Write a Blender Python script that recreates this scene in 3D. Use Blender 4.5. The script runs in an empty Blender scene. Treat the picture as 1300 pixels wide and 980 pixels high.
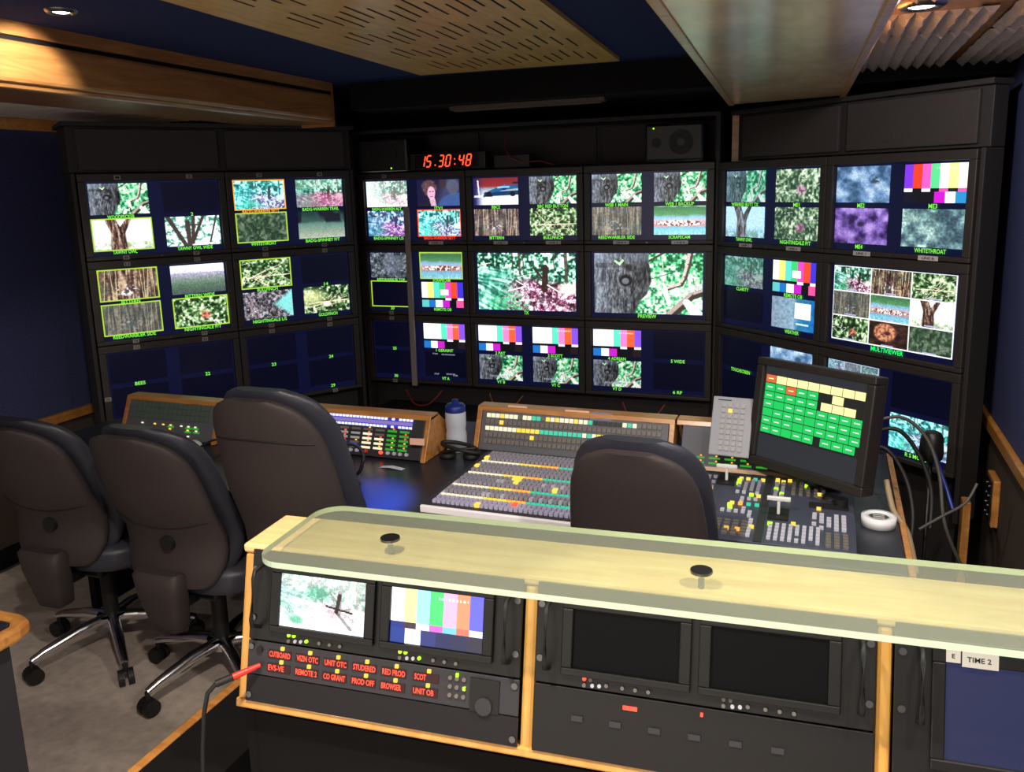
import bpy, math, random
import numpy as np
from mathutils import Matrix, Vector
random.seed(7)
PI = math.pi
SC = bpy.context.scene
COL = SC.collection

# ------------------------------------------------------------------ materials
MATS = {}
def lin(c):
    return tuple(((v/255.0)/12.92 if v/255.0 <= 0.04045 else (((v/255.0)+0.055)/1.055)**2.4) for v in c)
def mat(name, col, rough=0.5, metal=0.0, emis=None, estr=1.0, spec=0.5, noise=0.0, nscale=60.0, bump=0.0, bscale=300.0, coat=0.0):
    if name in MATS: return MATS[name]
    m = bpy.data.materials.new(name); m.use_nodes = True
    nt = m.node_tree; b = nt.nodes['Principled BSDF']
    c = lin(col)
    b.inputs['Base Color'].default_value = (*c, 1)
    b.inputs['Roughness'].default_value = rough
    b.inputs['Metallic'].default_value = metal
    b.inputs['Specular IOR Level'].default_value = spec
    b.inputs['Coat Weight'].default_value = coat
    if emis is not None:
        b.inputs['Emission Color'].default_value = (*lin(emis), 1)
        b.inputs['Emission Strength'].default_value = estr
    if noise or bump:
        tc = nt.nodes.new('ShaderNodeTexCoord')
    if noise:
        n = nt.nodes.new('ShaderNodeTexNoise'); n.inputs['Scale'].default_value = nscale; n.inputs['Detail'].default_value = 5
        nt.links.new(tc.outputs['Object'], n.inputs['Vector'])
        r = nt.nodes.new('ShaderNodeValToRGB')
        r.color_ramp.elements[0].position = 0.3; r.color_ramp.elements[1].position = 0.7
        r.color_ramp.elements[0].color = (*[v*(1-noise) for v in c], 1)
        r.color_ramp.elements[1].color = (*[min(1, v*(1+noise)) for v in c], 1)
        nt.links.new(n.outputs['Fac'], r.inputs['Fac']); nt.links.new(r.outputs['Color'], b.inputs['Base Color'])
    if bump:
        n2 = nt.nodes.new('ShaderNodeTexNoise'); n2.inputs['Scale'].default_value = bscale
        nt.links.new(tc.outputs['Object'], n2.inputs['Vector'])
        bp = nt.nodes.new('ShaderNodeBump'); bp.inputs['Strength'].default_value = bump; bp.inputs['Distance'].default_value = 0.002
        nt.links.new(n2.outputs['Fac'], bp.inputs['Height']); nt.links.new(bp.outputs['Normal'], b.inputs['Normal'])
    MATS[name] = m
    return m
def wood(name, c1, c2, stretch=(1, 14, 14), scale=3.0, rough=0.35, coat=0.3, blotch=0.0):
    m = bpy.data.materials.new(name); m.use_nodes = True
    nt = m.node_tree; b = nt.nodes['Principled BSDF']
    tc = nt.nodes.new('ShaderNodeTexCoord'); mp = nt.nodes.new('ShaderNodeMapping')
    mp.inputs['Scale'].default_value = stretch
    n = nt.nodes.new('ShaderNodeTexNoise'); n.inputs['Scale'].default_value = scale; n.inputs['Detail'].default_value = 6
    n.inputs['Distortion'].default_value = 1.2
    r = nt.nodes.new('ShaderNodeValToRGB')
    r.color_ramp.elements[0].position = 0.35; r.color_ramp.elements[1].position = 0.65
    r.color_ramp.elements[0].color = (*lin(c1), 1); r.color_ramp.elements[1].color = (*lin(c2), 1)
    nt.links.new(tc.outputs['Object'], mp.inputs['Vector']); nt.links.new(mp.outputs['Vector'], n.inputs['Vector'])
    nt.links.new(n.outputs['Fac'], r.inputs['Fac'])
    out = r.outputs['Color']
    if blotch:
        n3 = nt.nodes.new('ShaderNodeTexNoise'); n3.inputs['Scale'].default_value = 5; n3.inputs['Detail'].default_value = 4
        nt.links.new(tc.outputs['Object'], n3.inputs['Vector'])
        r3 = nt.nodes.new('ShaderNodeValToRGB'); r3.color_ramp.elements[0].position = .35; r3.color_ramp.elements[1].position = .7
        r3.color_ramp.elements[0].color = (1-blotch, 1-blotch, 1-blotch, 1); r3.color_ramp.elements[1].color = (1, 1, 1, 1)
        nt.links.new(n3.outputs['Fac'], r3.inputs['Fac'])
        mx = nt.nodes.new('ShaderNodeMixRGB'); mx.blend_type = 'MULTIPLY'; mx.inputs['Fac'].default_value = 1
        nt.links.new(out, mx.inputs['Color1']); nt.links.new(r3.outputs['Color'], mx.inputs['Color2']); out = mx.outputs['Color']
    nt.links.new(out, b.inputs['Base Color'])
    b.inputs['Roughness'].default_value = rough; b.inputs['Coat Weight'].default_value = coat
    b.inputs['Coat Roughness'].default_value = 0.2
    return m
def vcol_emit(name, strength=1.0):
    m = bpy.data.materials.new(name); m.use_nodes = True
    nt = m.node_tree; b = nt.nodes['Principled BSDF']
    a = nt.nodes.new('ShaderNodeAttribute'); a.attribute_name = 'pic'
    b.inputs['Base Color'].default_value = (0.01, 0.01, 0.012, 1)
    b.inputs['Roughness'].default_value = 0.3
    nt.links.new(a.outputs['Color'], b.inputs['Emission Color'])
    b.inputs['Emission Strength'].default_value = strength
    return m

M_WOOD = wood('honey_wood', (168, 108, 50), (196, 136, 70), stretch=(2, 14, 14))
M_WOODF = wood('fascia_wood', (156, 104, 58), (184, 130, 76), stretch=(12, 1.2, 12), scale=3, rough=.3, coat=.5, blotch=.12)
M_PERF = wood('perforated_panel_wood', (214, 160, 74), (236, 186, 98), stretch=(10, 1.5, 10), scale=2.5, rough=.45)
M_BEAM = wood('beam_wood', (222, 170, 104), (246, 206, 148), stretch=(5, 1.5, 5), scale=3, rough=.3, coat=.7, blotch=.3)
M_MAPLE = wood('maple_wood', (230, 186, 122), (244, 208, 150), stretch=(1.2, 10, 10), scale=3, rough=.4, coat=.2)
M_MAPLEP = wood('maple_post_wood', (206, 148, 70), (222, 168, 88), stretch=(10, 10, 1.5), scale=3, rough=.4, coat=.2)
M_BLUEC = mat('blue_carpet', (68, 73, 112), 0.95, noise=.45, nscale=220, bump=.6, bscale=400, spec=.1)
M_BLUECE = mat('ceiling_blue_carpet', (46, 55, 98), 0.95, noise=.3, nscale=200, spec=.1)
M_DKCARP = mat('dark_wall_carpet', (84, 72, 66), 0.95, noise=.35, nscale=260, spec=.1)
M_FLOOR = mat('floor_vinyl', (186, 172, 162), 0.42, noise=.18, nscale=26, bump=.15, bscale=220, spec=.35)
M_BLACK = mat('matt_black', (14, 12, 13), 0.8, spec=.2)
M_BLKP = mat('black_plastic', (14, 13, 13), 0.45, noise=.1, nscale=80)
M_CAB = mat('cabinet_dark_brown', (38, 33, 33), 0.7, noise=.15, nscale=160, bump=.2)
M_CABP = mat('cabinet_panel', (52, 45, 45), 0.75, noise=.2, nscale=200, bump=.2)
M_BEZ = mat('monitor_bezel', (50, 44, 42), 0.5)
M_BEZ2 = mat('touchscreen_bezel', (40, 36, 34), 0.45)
M_CHAIR = mat('chair_leather', (58, 50, 50), 0.55, noise=.12, nscale=300, bump=.5, bscale=500, spec=.35)
M_CHAIRF = mat('chair_cushion_leather', (50, 50, 60), 0.42, bump=.3, bscale=300, spec=.5)
M_CHROME = mat('chrome', (225, 225, 230), 0.22, metal=1)
M_CHROMED = mat('dull_metal', (120, 118, 118), 0.3, metal=1)
M_DESK = mat('desk_black_laminate', (38, 39, 48), 0.32, spec=.4)
M_GREYM = mat('grey_panel', (92, 92, 100), 0.5)
M_GREYD = mat('dark_grey_panel', (46, 45, 50), 0.5)
M_PANEL = mat('blue_grey_panel', (62, 64, 82), 0.45)
M_LGREY = mat('light_grey_panel', (150, 150, 160), 0.5)
M_KEY = mat('key_grey', (140, 136, 146), 0.5, emis=(100, 96, 112), estr=.3)  # grey, pale and dark keys carry a faint added glow, though not lamps
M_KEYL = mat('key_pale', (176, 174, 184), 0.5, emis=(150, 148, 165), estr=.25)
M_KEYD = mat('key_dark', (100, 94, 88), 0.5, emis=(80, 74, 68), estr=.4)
M_FOAM = mat('grey_foam', (196, 184, 178), 0.95, noise=.12, nscale=120, bump=.8, bscale=160, spec=.1)
M_WHITE = mat('white_plastic', (225, 225, 228), 0.5)
M_PAPER = mat('paper_label', (196, 186, 182), 0.8)
M_PAPERD = mat('grey_paper_label', (150, 142, 134), 0.8)
M_PINK = mat('pink_paper_label', (240, 190, 165), 0.8)
M_INK = mat('ink', (30, 28, 30), 0.7)
M_RUB = mat('rubber_black', (18, 17, 18), 0.6)
M_BLUE = mat('blue_cap', (20, 40, 120), 0.4)
M_BOTTLE = mat('bottle_white', (190, 196, 210), 0.4)
M_REDC = mat('red_cable', (120, 30, 30), 0.5)
M_REDP = mat('red_plug', (220, 50, 40), 0.4, emis=(200, 40, 30), estr=.15)
M_GREYC = mat('grey_cable', (74, 70, 66), 0.5)
M_SCR = mat('lcd_off', (6, 6, 8), 0.5, spec=.15)
M_LCD = mat('lcd_navy', (6, 8, 30), 0.3, emis=(11, 14, 44), estr=1.0)
M_LCDB = mat('lcd_blank_picture', (6, 6, 20), 0.3, emis=(6, 7, 26), estr=1.0)
M_PIC = vcol_emit('screen_picture', 1.35)
def em(name, c, s): return mat(name, (10, 10, 10), 0.5, emis=c, estr=s)
E_GRN = em('caption_green', (130, 248, 70), 1.1)
E_GRN2 = em('caption_green_bright', (40, 255, 110), 1.2)
E_YG = em('border_yellow_green', (186, 228, 60), 1.0)
E_OR = em('border_orange', (255, 180, 60), 1.1)
E_RED = em('border_red', (255, 70, 30), 1.2)
E_WHT = em('screen_white', (255, 255, 255), 1.0)
E_WHT2 = em('screen_grey_text', (170, 175, 205), .8)
E_CLK = em('clock_red', (255, 75, 40), 2.2)
E_LEDG = em('led_green', (170, 255, 30), 2.2)
E_LEDG2 = em('led_small_green', (60, 200, 60), 0.6)
E_LEDY = em('led_yellow', (255, 215, 80), 1.25)
E_LEDO = em('led_orange', (255, 160, 50), 1.6)
E_LEDT = em('led_teal', (60, 205, 165), 1.1)
E_LEDR = em('led_red', (255, 70, 50), 2.5)
E_LEDW = em('led_white', (255, 240, 205), 1.1)
E_LEDB = em('led_blue_white', (200, 205, 255), 1.9)
E_BLUE = em('glow_blue', (50, 60, 200), 1.2)
E_RTXT = em('display_red_text', (255, 72, 48), 2.6)
E_TG = em('touch_green', (30, 205, 95), 1.1)
E_TY = em('touch_cream', (255, 244, 170), 1.2)
E_TR = em('touch_orange', (235, 110, 60), 1.0)
E_TBG = em('touch_background', (44, 46, 52), 1.0)
E_TDK = em('touch_dark', (28, 30, 30), 1.0)
E_LAMP = em('downlight_lens', (235, 240, 255), 14.0)
E_WARM = em('warm_lamp', (255, 190, 90), 3.5)
E_NAVYSCR = em('small_screen_navy', (44, 54, 108), .55)

# ------------------------------------------------------------------ mesh builder
class MB:
    def __init__(s, T=None):
        s.v = []; s.f = []; s.mi = []; s.m = []; s.T = T or Matrix.Identity(4); s.sm = []
    def _m(s, m):
        if m not in s.m: s.m.append(m)
        return s.m.index(m)
    def add(s, vs, fs, m, smooth=False):
        o = len(s.v); s.v += [tuple(s.T @ Vector(p)) for p in vs]
        i = s._m(m)
        for f in fs:
            s.f.append([k+o for k in f]); s.mi.append(i); s.sm.append(smooth)
        return s
    def box(s, x0, x1, y0, y1, z0, z1, m, R=None):
        vs = [(x, y, z) for z in (z0, z1) for y in (y0, y1) for x in (x0, x1)]
        if R is not None:
            c = Vector(((x0+x1)/2, (y0+y1)/2, (z0+z1)/2)); vs = [c + R @ (Vector(p)-c) for p in vs]
        return s.add(vs, [(0, 2, 3, 1), (4, 5, 7, 6), (0, 1, 5, 4), (2, 6, 7, 3), (0, 4, 6, 2), (1, 3, 7, 5)], m)
    def prism(s, pts, a, b, axis, m):   # pts 2D polygon, extruded along axis from a to b
        n = len(pts)
        def P(p, t):
            return {'x': (t, p[0], p[1]), 'y': (p[0], t, p[1]), 'z': (p[0], p[1], t)}[axis]
        vs = [P(p, a) for p in pts]+[P(p, b) for p in pts]
        fs = [tuple(range(n))[::-1], tuple(range(n, 2*n))]+[(i, (i+1) % n, (i+1) % n+n, i+n) for i in range(n)]
        return s.add(vs, fs, m)
    def cyl(s, c, r, h, m, axis='z', n=20, r2=None, smooth=True):
        r2 = r if r2 is None else r2
        A = {'x': ((0, 1, 0), (0, 0, 1), (1, 0, 0)), 'y': ((0, 0, 1), (1, 0, 0), (0, 1, 0)), 'z': ((1, 0, 0), (0, 1, 0), (0, 0, 1))}[axis]
        a, b, d = map(Vector, A); c = Vector(c)
        vs = [c+(a*math.cos(2*PI*i/n)+b*math.sin(2*PI*i/n))*r for i in range(n)]+[c+d*h+(a*math.cos(2*PI*i/n)+b*math.sin(2*PI*i/n))*r2 for i in range(n)]
        s.add(vs, [(i, (i+1) % n, (i+1) % n+n, i+n) for i in range(n)], m, smooth)
        return s.add(vs, [tuple(range(n))[::-1], tuple(range(n, 2*n))], m)
    def lathe(s, prof, m, c=(0, 0, 0), n=24):
        vs = []; k = len(prof)
        for i in range(n):
            a = 2*PI*i/n
            for r, z in prof: vs.append((c[0]+r*math.cos(a), c[1]+r*math.sin(a), c[2]+z))
        fs = [(i*k+j, ((i+1) % n)*k+j, ((i+1) % n)*k+j+1, i*k+j+1) for i in range(n) for j in range(k-1)]
        return s.add(vs, fs, m, True)
    def tube(s, pts, r, m, n=8, cap=True):
        P = [Vector(p) for p in pts]; rs = r if isinstance(r, (list, tuple)) else [r]*len(P)
        vs = []; up = Vector((0, 0, 1))
        for i, p in enumerate(P):
            t = (P[min(i+1, len(P)-1)]-P[max(i-1, 0)]).normalized()
            a = t.cross(up)
            if a.length < 1e-3: a = t.cross(Vector((0, 1, 0)))
            a.normalize(); b = t.cross(a)
            for k in range(n):
                an = 2*PI*k/n; vs.append(p+(a*math.cos(an)+b*math.sin(an))*rs[i])
        fs = [(i*n+k, i*n+(k+1) % n, (i+1)*n+(k+1) % n, (i+1)*n+k) for i in range(len(P)-1) for k in range(n)]
        s.add(vs, fs, m, True)
        if cap: s.add(vs[:n], [tuple(range(n))], m); s.add(vs[-n:], [tuple(range(n))[::-1]], m)
        return s
    def ring(s, x0, x1, z0, z1, ix0, ix1, iz0, iz1, y0, y1, m):   # rectangular frame in XZ, front at y0
        s.box(x0, x1, y0, y1, iz1, z1, m); s.box(x0, x1, y0, y1, z0, iz0, m)
        s.box(x0, ix0, y0, y1, iz0, iz1, m); return s.box(ix1, x1, y0, y1, iz0, iz1, m)
    def build(s, name, parent=None, bevel=0, sub=0):
        me = bpy.data.meshes.new(name); me.from_pydata(s.v, [], s.f)
        for m in s.m: me.materials.append(m)
        me.polygons.foreach_set('material_index', s.mi); me.polygons.foreach_set('use_smooth', s.sm)
        me.update()
        o = bpy.data.objects.new(name, me); COL.objects.link(o)
        if parent: o.parent = parent
        if bevel:
            b = o.modifiers.new('bevel', 'BEVEL'); b.width = bevel; b.segments = 2; b.limit_method = 'ANGLE'; b.angle_limit = math.radians(50)
        if sub:
            b = o.modifiers.new('sub', 'SUBSURF'); b.levels = sub; b.render_levels = sub
        return o
def tag(o, label=None, cat=None, group=None, kind=None):
    if label: o['label'] = label
    if cat: o['category'] = cat
    if group: o['group'] = group
    if kind: o['kind'] = kind
    return o
def thing(name, label, cat, loc=(0, 0, 0), rz=0, group=None, rx=0):
    o = bpy.data.objects.new(name, None); COL.objects.link(o); o.location = loc; o.rotation_euler = (rx, 0, rz)
    o.empty_display_size = .05
    return tag(o, label, cat, group)
def struct(o): o['kind'] = 'structure'; return o
TXT = {}
def text_mesh(txt):
    if txt in TXT: return TXT[txt]
    cu = bpy.data.curves.new('text', 'FONT'); cu.body = txt; cu.resolution_u = 2; cu.offset = .018
    ob = bpy.data.objects.new('text', cu)
    me = bpy.data.meshes.new_from_object(ob)
    n = len(me.vertices); co = np.zeros(n*3); me.vertices.foreach_get('co', co); co = co.reshape(-1, 3)
    faces = [tuple(p.vertices) for p in me.polygons]
    bpy.data.objects.remove(ob)
    mn = co.min(0); mx = co.max(0); w = mx-mn; w[w == 0] = 1
    uv = (co-mn)/w-0.5
    TXT[txt] = (uv[:, :2], faces)
    return TXT[txt]
def add_text(mb, txt, cx, cz, w, h, y, m):   # text in the XZ plane facing -Y
    uv, fs = text_mesh(txt)
    return mb.add([(cx+u*w, y, cz+v*h) for u, v in uv], fs, m)

# ------------------------------------------------------------------ painted television pictures
RNG = np.random.default_rng(11)
def vn(H, W, sy, sx, rng):
    g = rng.random((sy+2, sx+2)); y = np.linspace(0, sy, H, endpoint=False); x = np.linspace(0, sx, W, endpoint=False)
    yi = y.astype(int); xi = x.astype(int); fy = (y-yi)[:, None]; fx = (x-xi)[None]
    fy = fy*fy*(3-2*fy); fx = fx*fx*(3-2*fx)
    a = g[yi][:, xi]; b = g[yi][:, xi+1]; c = g[yi+1][:, xi]; d = g[yi+1][:, xi+1]
    return (a*(1-fx)+b*fx)*(1-fy)+(c*(1-fx)+d*fx)*fy
def fbm(H, W, sy, sx, rng, o=4, g=.6):
    t = 0; a = 1; n = 0
    for i in range(o):
        t = t+a*vn(H, W, sy, sx, rng); n += a; a *= g; sy *= 2; sx *= 2
    return t/n
def ramp(t, stops):
    t = np.clip(t, 0, 1); out = np.zeros(t.shape+(3,))
    xs = [s[0] for s in stops]
    for k in range(3): out[..., k] = np.interp(t, xs, [s[1][k] for s in stops])
    return out
def mix(a, b, m):
    return a*(1-m[..., None])+np.asarray(b, float)*m[..., None]
def st(e0, e1, x):
    t = np.clip((x-e0)/(e1-e0+1e-9), 0, 1); return t*t*(3-2*t)
def seg(X, Y, x0, y0, x1, y1, r0, r1=None, asp=1.75):
    r1 = r0 if r1 is None else r1
    dx, dy = (x1-x0)*asp, y1-y0; L = dx*dx+dy*dy+1e-9
    t = np.clip((((X-x0)*asp)*dx+(Y-y0)*dy)/L, 0, 1)
    d = np.hypot((X-x0)*asp-t*dx, Y-y0-t*dy); r = r0+(r1-r0)*t
    return 1-st(r*.8, r*1.1, d)
def dn(X, Y, ang, sx, sy, rng):
    c, s_ = math.cos(ang), math.sin(ang); U = (X*c+Y*s_)*sx+60; V = (-X*s_+Y*c)*sy+60
    g = rng.random((200, 200)); ui = U.astype(int) % 198; vi = V.astype(int) % 198; fu = U-np.floor(U); fv = V-np.floor(V)
    return (g[vi, ui]*(1-fu)+g[vi, ui+1]*fu)*(1-fv)+(g[vi+1, ui]*(1-fu)+g[vi+1, ui+1]*fu)*fv
def contrast(n, k): return np.clip((n-.5)*k+.5, 0, 1)
GREENS = [(0, (14, 40, 26)), (.3, (30, 96, 62)), (.5, (84, 176, 128)), (.7, (196, 240, 214)), (1, (255, 255, 255))]
def leaves(W, H, rng, seed, pal, k=3.2, twigs=14, twc=((240, 236, 220), (70, 58, 48))):
    n = fbm(H, W, 6, 10, rng, 4, .65)*.5+vn(H, W, H//4, W//4, rng)*.38+vn(H, W, H//2, W//2, rng)*.12
    im = ramp(contrast(n/1.04, k*.8)*.9+.1, pal); Y, X = np.mgrid[0:H, 0:W]; X = (X+.5)/W; Y = (Y+.5)/H
    r2 = np.random.default_rng(seed+5)
    for i in range(twigs):
        a = r2.random(5); L = .12+.3*a[4]; an = a[2]*PI
        im = mix(im, twc[i % 2], seg(X, Y, a[0]-L*math.cos(an)*.5, a[1]-L*math.sin(an)*.7, a[0]+L*math.cos(an)*.5, a[1]+L*math.sin(an)*.7, .008)*.85)
    return im
def paint(kind, W, H, seed=0):
    im = paint_(kind, W, H, seed); rng = np.random.default_rng(seed+999)
    if not kind.startswith('bars') and kind != 'weather': im = im*(.86+.28*rng.random((H, W, 1)))
    return np.clip(im, 0, 255)
def paint_(kind, W, H, seed=0):
    rng = np.random.default_rng(seed+100)
    Y, X = np.mgrid[0:H, 0:W]; X = (X+.5)/W; Y = (Y+.5)/H
    if kind == 'tree' or kind == 'treedim':
        im = leaves(W, H, rng, seed, [(0, (6, 50, 30)), (.3, (34, 130, 76)), (.55, (90, 205, 140)), (.72, (190, 240, 190)), (1, (255, 255, 250))], 3.4, 6)
        im = mix(im, (255, 244, 240), st(.5, .75, fbm(H, W, 7, 12, rng, 4, .8))*st(.25, .6, Y)*.85)
        im = mix(im, (250, 250, 245), seg(X, Y, .6, .95, .66, .55, .10, .03)*st(.4, .6, vn(H, W, 14, 24, rng)))
        for a in ((.885, -.05, .86, .2, .04), (.86, .2, .83, .4, .035), (.83, .4, .8, .5, .03), (.8, .5, .66, .58, .028)):
            im = mix(im, (70, 60, 56), seg(X, Y, a[0]+.012, a[1], a[2]+.012, a[3]+.012, a[4])); im = mix(im, (206, 192, 180), seg(X, Y, a[0]-.004, a[1], a[2]-.004, a[3], a[4]*.72))
        im = mix(im, (60, 60, 50), seg(X, Y, .66, -.02, .5, .14, .018))
        for a in ((1.02, .6, .9, .68, .05), (.9, .68, .82, .82, .055), (.82, .82, .7, 1.02, .07)):
            im = mix(im, (56, 46, 42), seg(X, Y, a[0], a[1]+.03, a[2], a[3]+.03, a[4])); im = mix(im, (176, 160, 148), seg(X, Y, a[0]-.01, a[1]-.015, a[2]-.01, a[3]-.015, a[4]*.55))
        im = mix(im, (250, 244, 238), seg(X, Y, .86, .8, .98, 1.05, .06, .10)); im = mix(im, (250, 240, 232), seg(X, Y, .66, .6, .7, .85, .05, .02)*.9)
        g = fbm(H, W, 5, 40, rng, 4, .75); edge = .5+.03*np.sin(Y*4)-.09*st(.5, 1, Y)+.02*(vn(H, W, 9, 2, rng)-.5)
        bark = ramp(contrast(g*.75+.25*vn(H, W, H//4, W//2, rng), 2.4), [(0, (22, 22, 22)), (.5, (74, 76, 80)), (1, (140, 146, 154))])
        bark *= (1-.35*st(.25, .5, X))[..., None]; bark = mix(bark, (170, 190, 215), (1-st(0, .25, X))*.3+(1-st(0, .3, Y))*.25)
        bark = mix(bark, (16, 16, 18), 1-st(.07, .12, np.hypot((X-.3)*1.5, (Y-.45))))
        bark = mix(bark, (104, 108, 116), 1-st(.04, .065, np.hypot((X-.295)*1.5, Y-.46)))
        bark = mix(bark, (24, 22, 22), .8*(1-st(.03, .09, np.hypot((X-.33)*1.75, Y-.24)))+.3*seg(X, Y, .03, .2, .3, .2, .04))
        bark = mix(bark, (180, 240, 170), seg(X, Y, .2, .13, .24, .18, .018)+seg(X, Y, .24, .18, .27, .12, .018)*1.0)
        im = mix(im, 0, np.zeros_like(X)); m = (1-st(edge-.008, edge+.008, X)); im = im*(1-m[..., None])+bark*m[..., None]
        if kind == 'treedim': im = im*.72+np.array((20, 40, 42))
    elif kind.startswith('path'):
        im = leaves(W, H, rng, seed, [(0, (12, 30, 24)), (.35, (36, 92, 70)), (.58, (110, 196, 160)), (.76, (215, 246, 232)), (1, (255, 255, 255))], 3.6, 10)
        A_ = .45+.5*(Y > .55); fl = contrast(np.where(Y > .55, dn(X, Y, .75, 5, 42, rng), dn(X, Y, .3, 6, 46, rng))*.62+dn(X, Y, 1.7, 5, 40, rng)*.38, 2.6)
        left = 1-st(.15, .45, X-.1*Y); im = mix(im, ramp(fl, [(0, (12, 70, 60)), (.5, (70, 180, 150)), (1, (220, 255, 245))]), left*st(.2, .35, Y)*.75)
        pm = st(.0, .18, Y-.36-.25*np.abs(X-.52))*st(.22, .5, X+.15*(Y-.5)) ; pm *= np.clip(.6+.8*vn(H, W, 5, 6, rng), 0, 1)
        soil = ramp(contrast(fbm(H, W, 16, 26, rng, 4, .85), 3.0), [(0, (46, 22, 32)), (.35, (120, 62, 84)), (.6, (190, 120, 160)), (.85, (250, 225, 240)), (1, (255, 255, 255))])
        im = im*(1-pm[..., None])+soil*pm[..., None]
        im = mix(im, (60, 190, 110), (1-st(.08, .3, np.hypot((X-.33), (Y-.93)*.7)))*.75*contrast(vn(H, W, 40, 40, rng), 2))
        for x, w, b in ((.36, .012, .3), (.43, .02, .34), (.47, .012, .3), (.9, .03, .5), (.78, .01, .3)):
            im = mix(im, (74, 58, 50), seg(X, Y, x, -.05, x+.01, b, w)*.85)
        im = mix(im, (48, 32, 26), seg(X, Y, .7, .25, .69, .62, .05, .06)); im = mix(im, (56, 40, 34), seg(X, Y, .58, .25, .69, .48, .02)+seg(X, Y, .69, .6, .83, .52, .02))
        im = mix(im, (255, 240, 235), seg(X, Y, .32, .66, .5, .58, .012)+seg(X, Y, .4, .48, .48, .56, .009)+seg(X, Y, .72, .55, .85, .68, .012))
        im = mix(im, (250, 235, 220), (1-st(.05, .14, np.hypot(X-.93, (Y-.62)))))
        if kind == 'path_cyan': im = im*np.array((.82, .98, 1.05))*.9+np.array((20, 40, 50))
        if kind == 'path_violet': im = im*.85+np.array((28, 24, 66)); im[..., 1] *= .94
        if kind == 'path_white': im = 255-(255-im)*.62; im = mix(im, (255, 255, 255), (1-st(.2, .5, X))*.6+st(.7, 1, Y)*.7)
        if kind == 'path_pink': im = mix(im, (190, 110, 150), st(.4, .6, Y)*.5); im = mix(im, (160, 210, 190), (1-st(.2, .5, Y))*.5)
        if kind == 'path_dim': im = im*.42+np.array((46, 74, 70))
    elif kind in ('fork', 'forkblue'):
        im = ramp(fbm(H, W, 6, 9, rng), [(0, (240, 250, 235)), (.5, (255, 255, 255)), (1, (250, 255, 250))])
        im = mix(im, (120, 150, 90), st(.6, .9, Y)*contrast(fbm(H, W, 10, 16, rng), 3)*.8)
        g = contrast(fbm(H, W, 4, 26, rng, 4, .7), 2.4); bark = ramp(g, [(0, (30, 16, 12)), (.5, (96, 66, 54)), (1, (190, 168, 150))])
        m = seg(X, Y, .42, 1.1, .42, .45, .26, .22)+seg(X, Y, .42, .5, .28, -.1, .17, .16)+seg(X, Y, .45, .5, .66, -.1, .13, .07); m = np.clip(m, 0, 1)
        im = im*(1-m[..., None])+bark*m[..., None]; im = mix(im, (220, 200, 190), seg(X, Y, .4, .15, .44, .5, .03)*.6)
        if kind == 'forkblue': im = im*np.array((.62, .74, .9))+np.array((20, 28, 30))
    elif kind == 'owlwide':
        im = ramp(contrast(fbm(H, W, 9, 13, rng), 3.4), [(0, (60, 130, 110)), (.4, (170, 225, 205)), (.6, (255, 255, 255)), (1, (255, 255, 255))])
        for a in ((.05, .0, .38, 1.1, .07), (.42, 1.1, .4, .2, .08), (.7, 0, .5, .8, .05), (.52, .0, .48, .9, .06), (.95, 0, .8, .9, .03), (.4, .3, .6, .3, .03)):
            im = mix(im, (66, 54, 50), seg(X, Y, *a))
    elif kind in ('reeds', 'reedsdim', 'reedsgrey'):
        g = contrast(vn(H, W, 2, 40, rng)*.5+vn(H, W, 4, 14, rng)*.3+vn(H, W, 20, 30, rng)*.25, 2.0)
        im = ramp(g, [(0, (44, 30, 26)), (.5, (116, 88, 74)), (.8, (176, 150, 120)), (1, (230, 205, 165))])
        im = mix(im, (70, 96, 80), st(.4, .8, fbm(H, W, 4, 5, rng))*.5); im = im*np.array((.86, .84, .86))
        b = 1-st(.03, .1, np.hypot((X-.48)*1.4, Y-.68)); im = mix(im, (60, 74, 84), b)
        im = mix(im, (250, 240, 240), st(.6, .8, vn(H, W, 20, 30, rng))*(1-st(.1, .3, np.hypot(X-.45, Y-.7)))*.9)
        for x0, x1 in ((.86, .8), (.92, .94), (.12, .05), (.2, .22), (.3, .27), (.7, .74), (.78, .76)): im = mix(im, (236, 214, 160), seg(X, Y, x0, -.1, x1, 1.1, .010)*.75)
        if kind == 'reedsdim': im = im*.5+np.array((38, 46, 46))
        if kind == 'reedsgrey': im = im*.8+np.array((20, 20, 28))
    elif kind == 'field':
        im = ramp(Y+.04*(vn(H, W, 8, 10, rng)-.5), [(0, (245, 248, 252)), (.24, (236, 240, 250)), (.3, (176, 170, 205)), (.42, (140, 150, 150)), (.7, (84, 112, 88)), (1, (70, 84, 84))])
        im *= (.85+.3*vn(H, W, 24, 60, rng))[..., None]
    elif kind == 'greyfield':
        im = ramp(Y+.1*(vn(H, W, 8, 12, rng)-.5), [(0, (30, 50, 50)), (.35, (50, 80, 74)), (.45, (90, 130, 118)), (.7, (128, 150, 134)), (1, (170, 178, 160))])
        im = mix(im, (24, 26, 34), st(.5, .7, vn(H, W, 4, 6, rng))*(1-st(.35, .5, Y)))
    elif kind in ('nest', 'nestpink', 'branches', 'nestdark', 'gold', 'nestdim'):
        im = leaves(W, H, rng, seed, [(0, (8, 20, 12)), (.35, (36, 66, 34)), (.6, (104, 148, 90)), (.8, (196, 222, 166)), (1, (255, 255, 240))], 3.2, 18 if kind != 'nestdark' else 6)
        r2 = np.random.default_rng(seed+5)
        if kind in ('branches', 'gold'):
            for i in range(12):
                a = r2.random(4); im = mix(im, (240, 226, 190) if i % 2 else (60, 44, 36), seg(X, Y, a[0], a[1]*.7+.1, a[2], a[3]*.8+.3, .009))
            im = mix(im, (250, 230, 200), seg(X, Y, .1, .62, 1, .58, .016))
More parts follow.
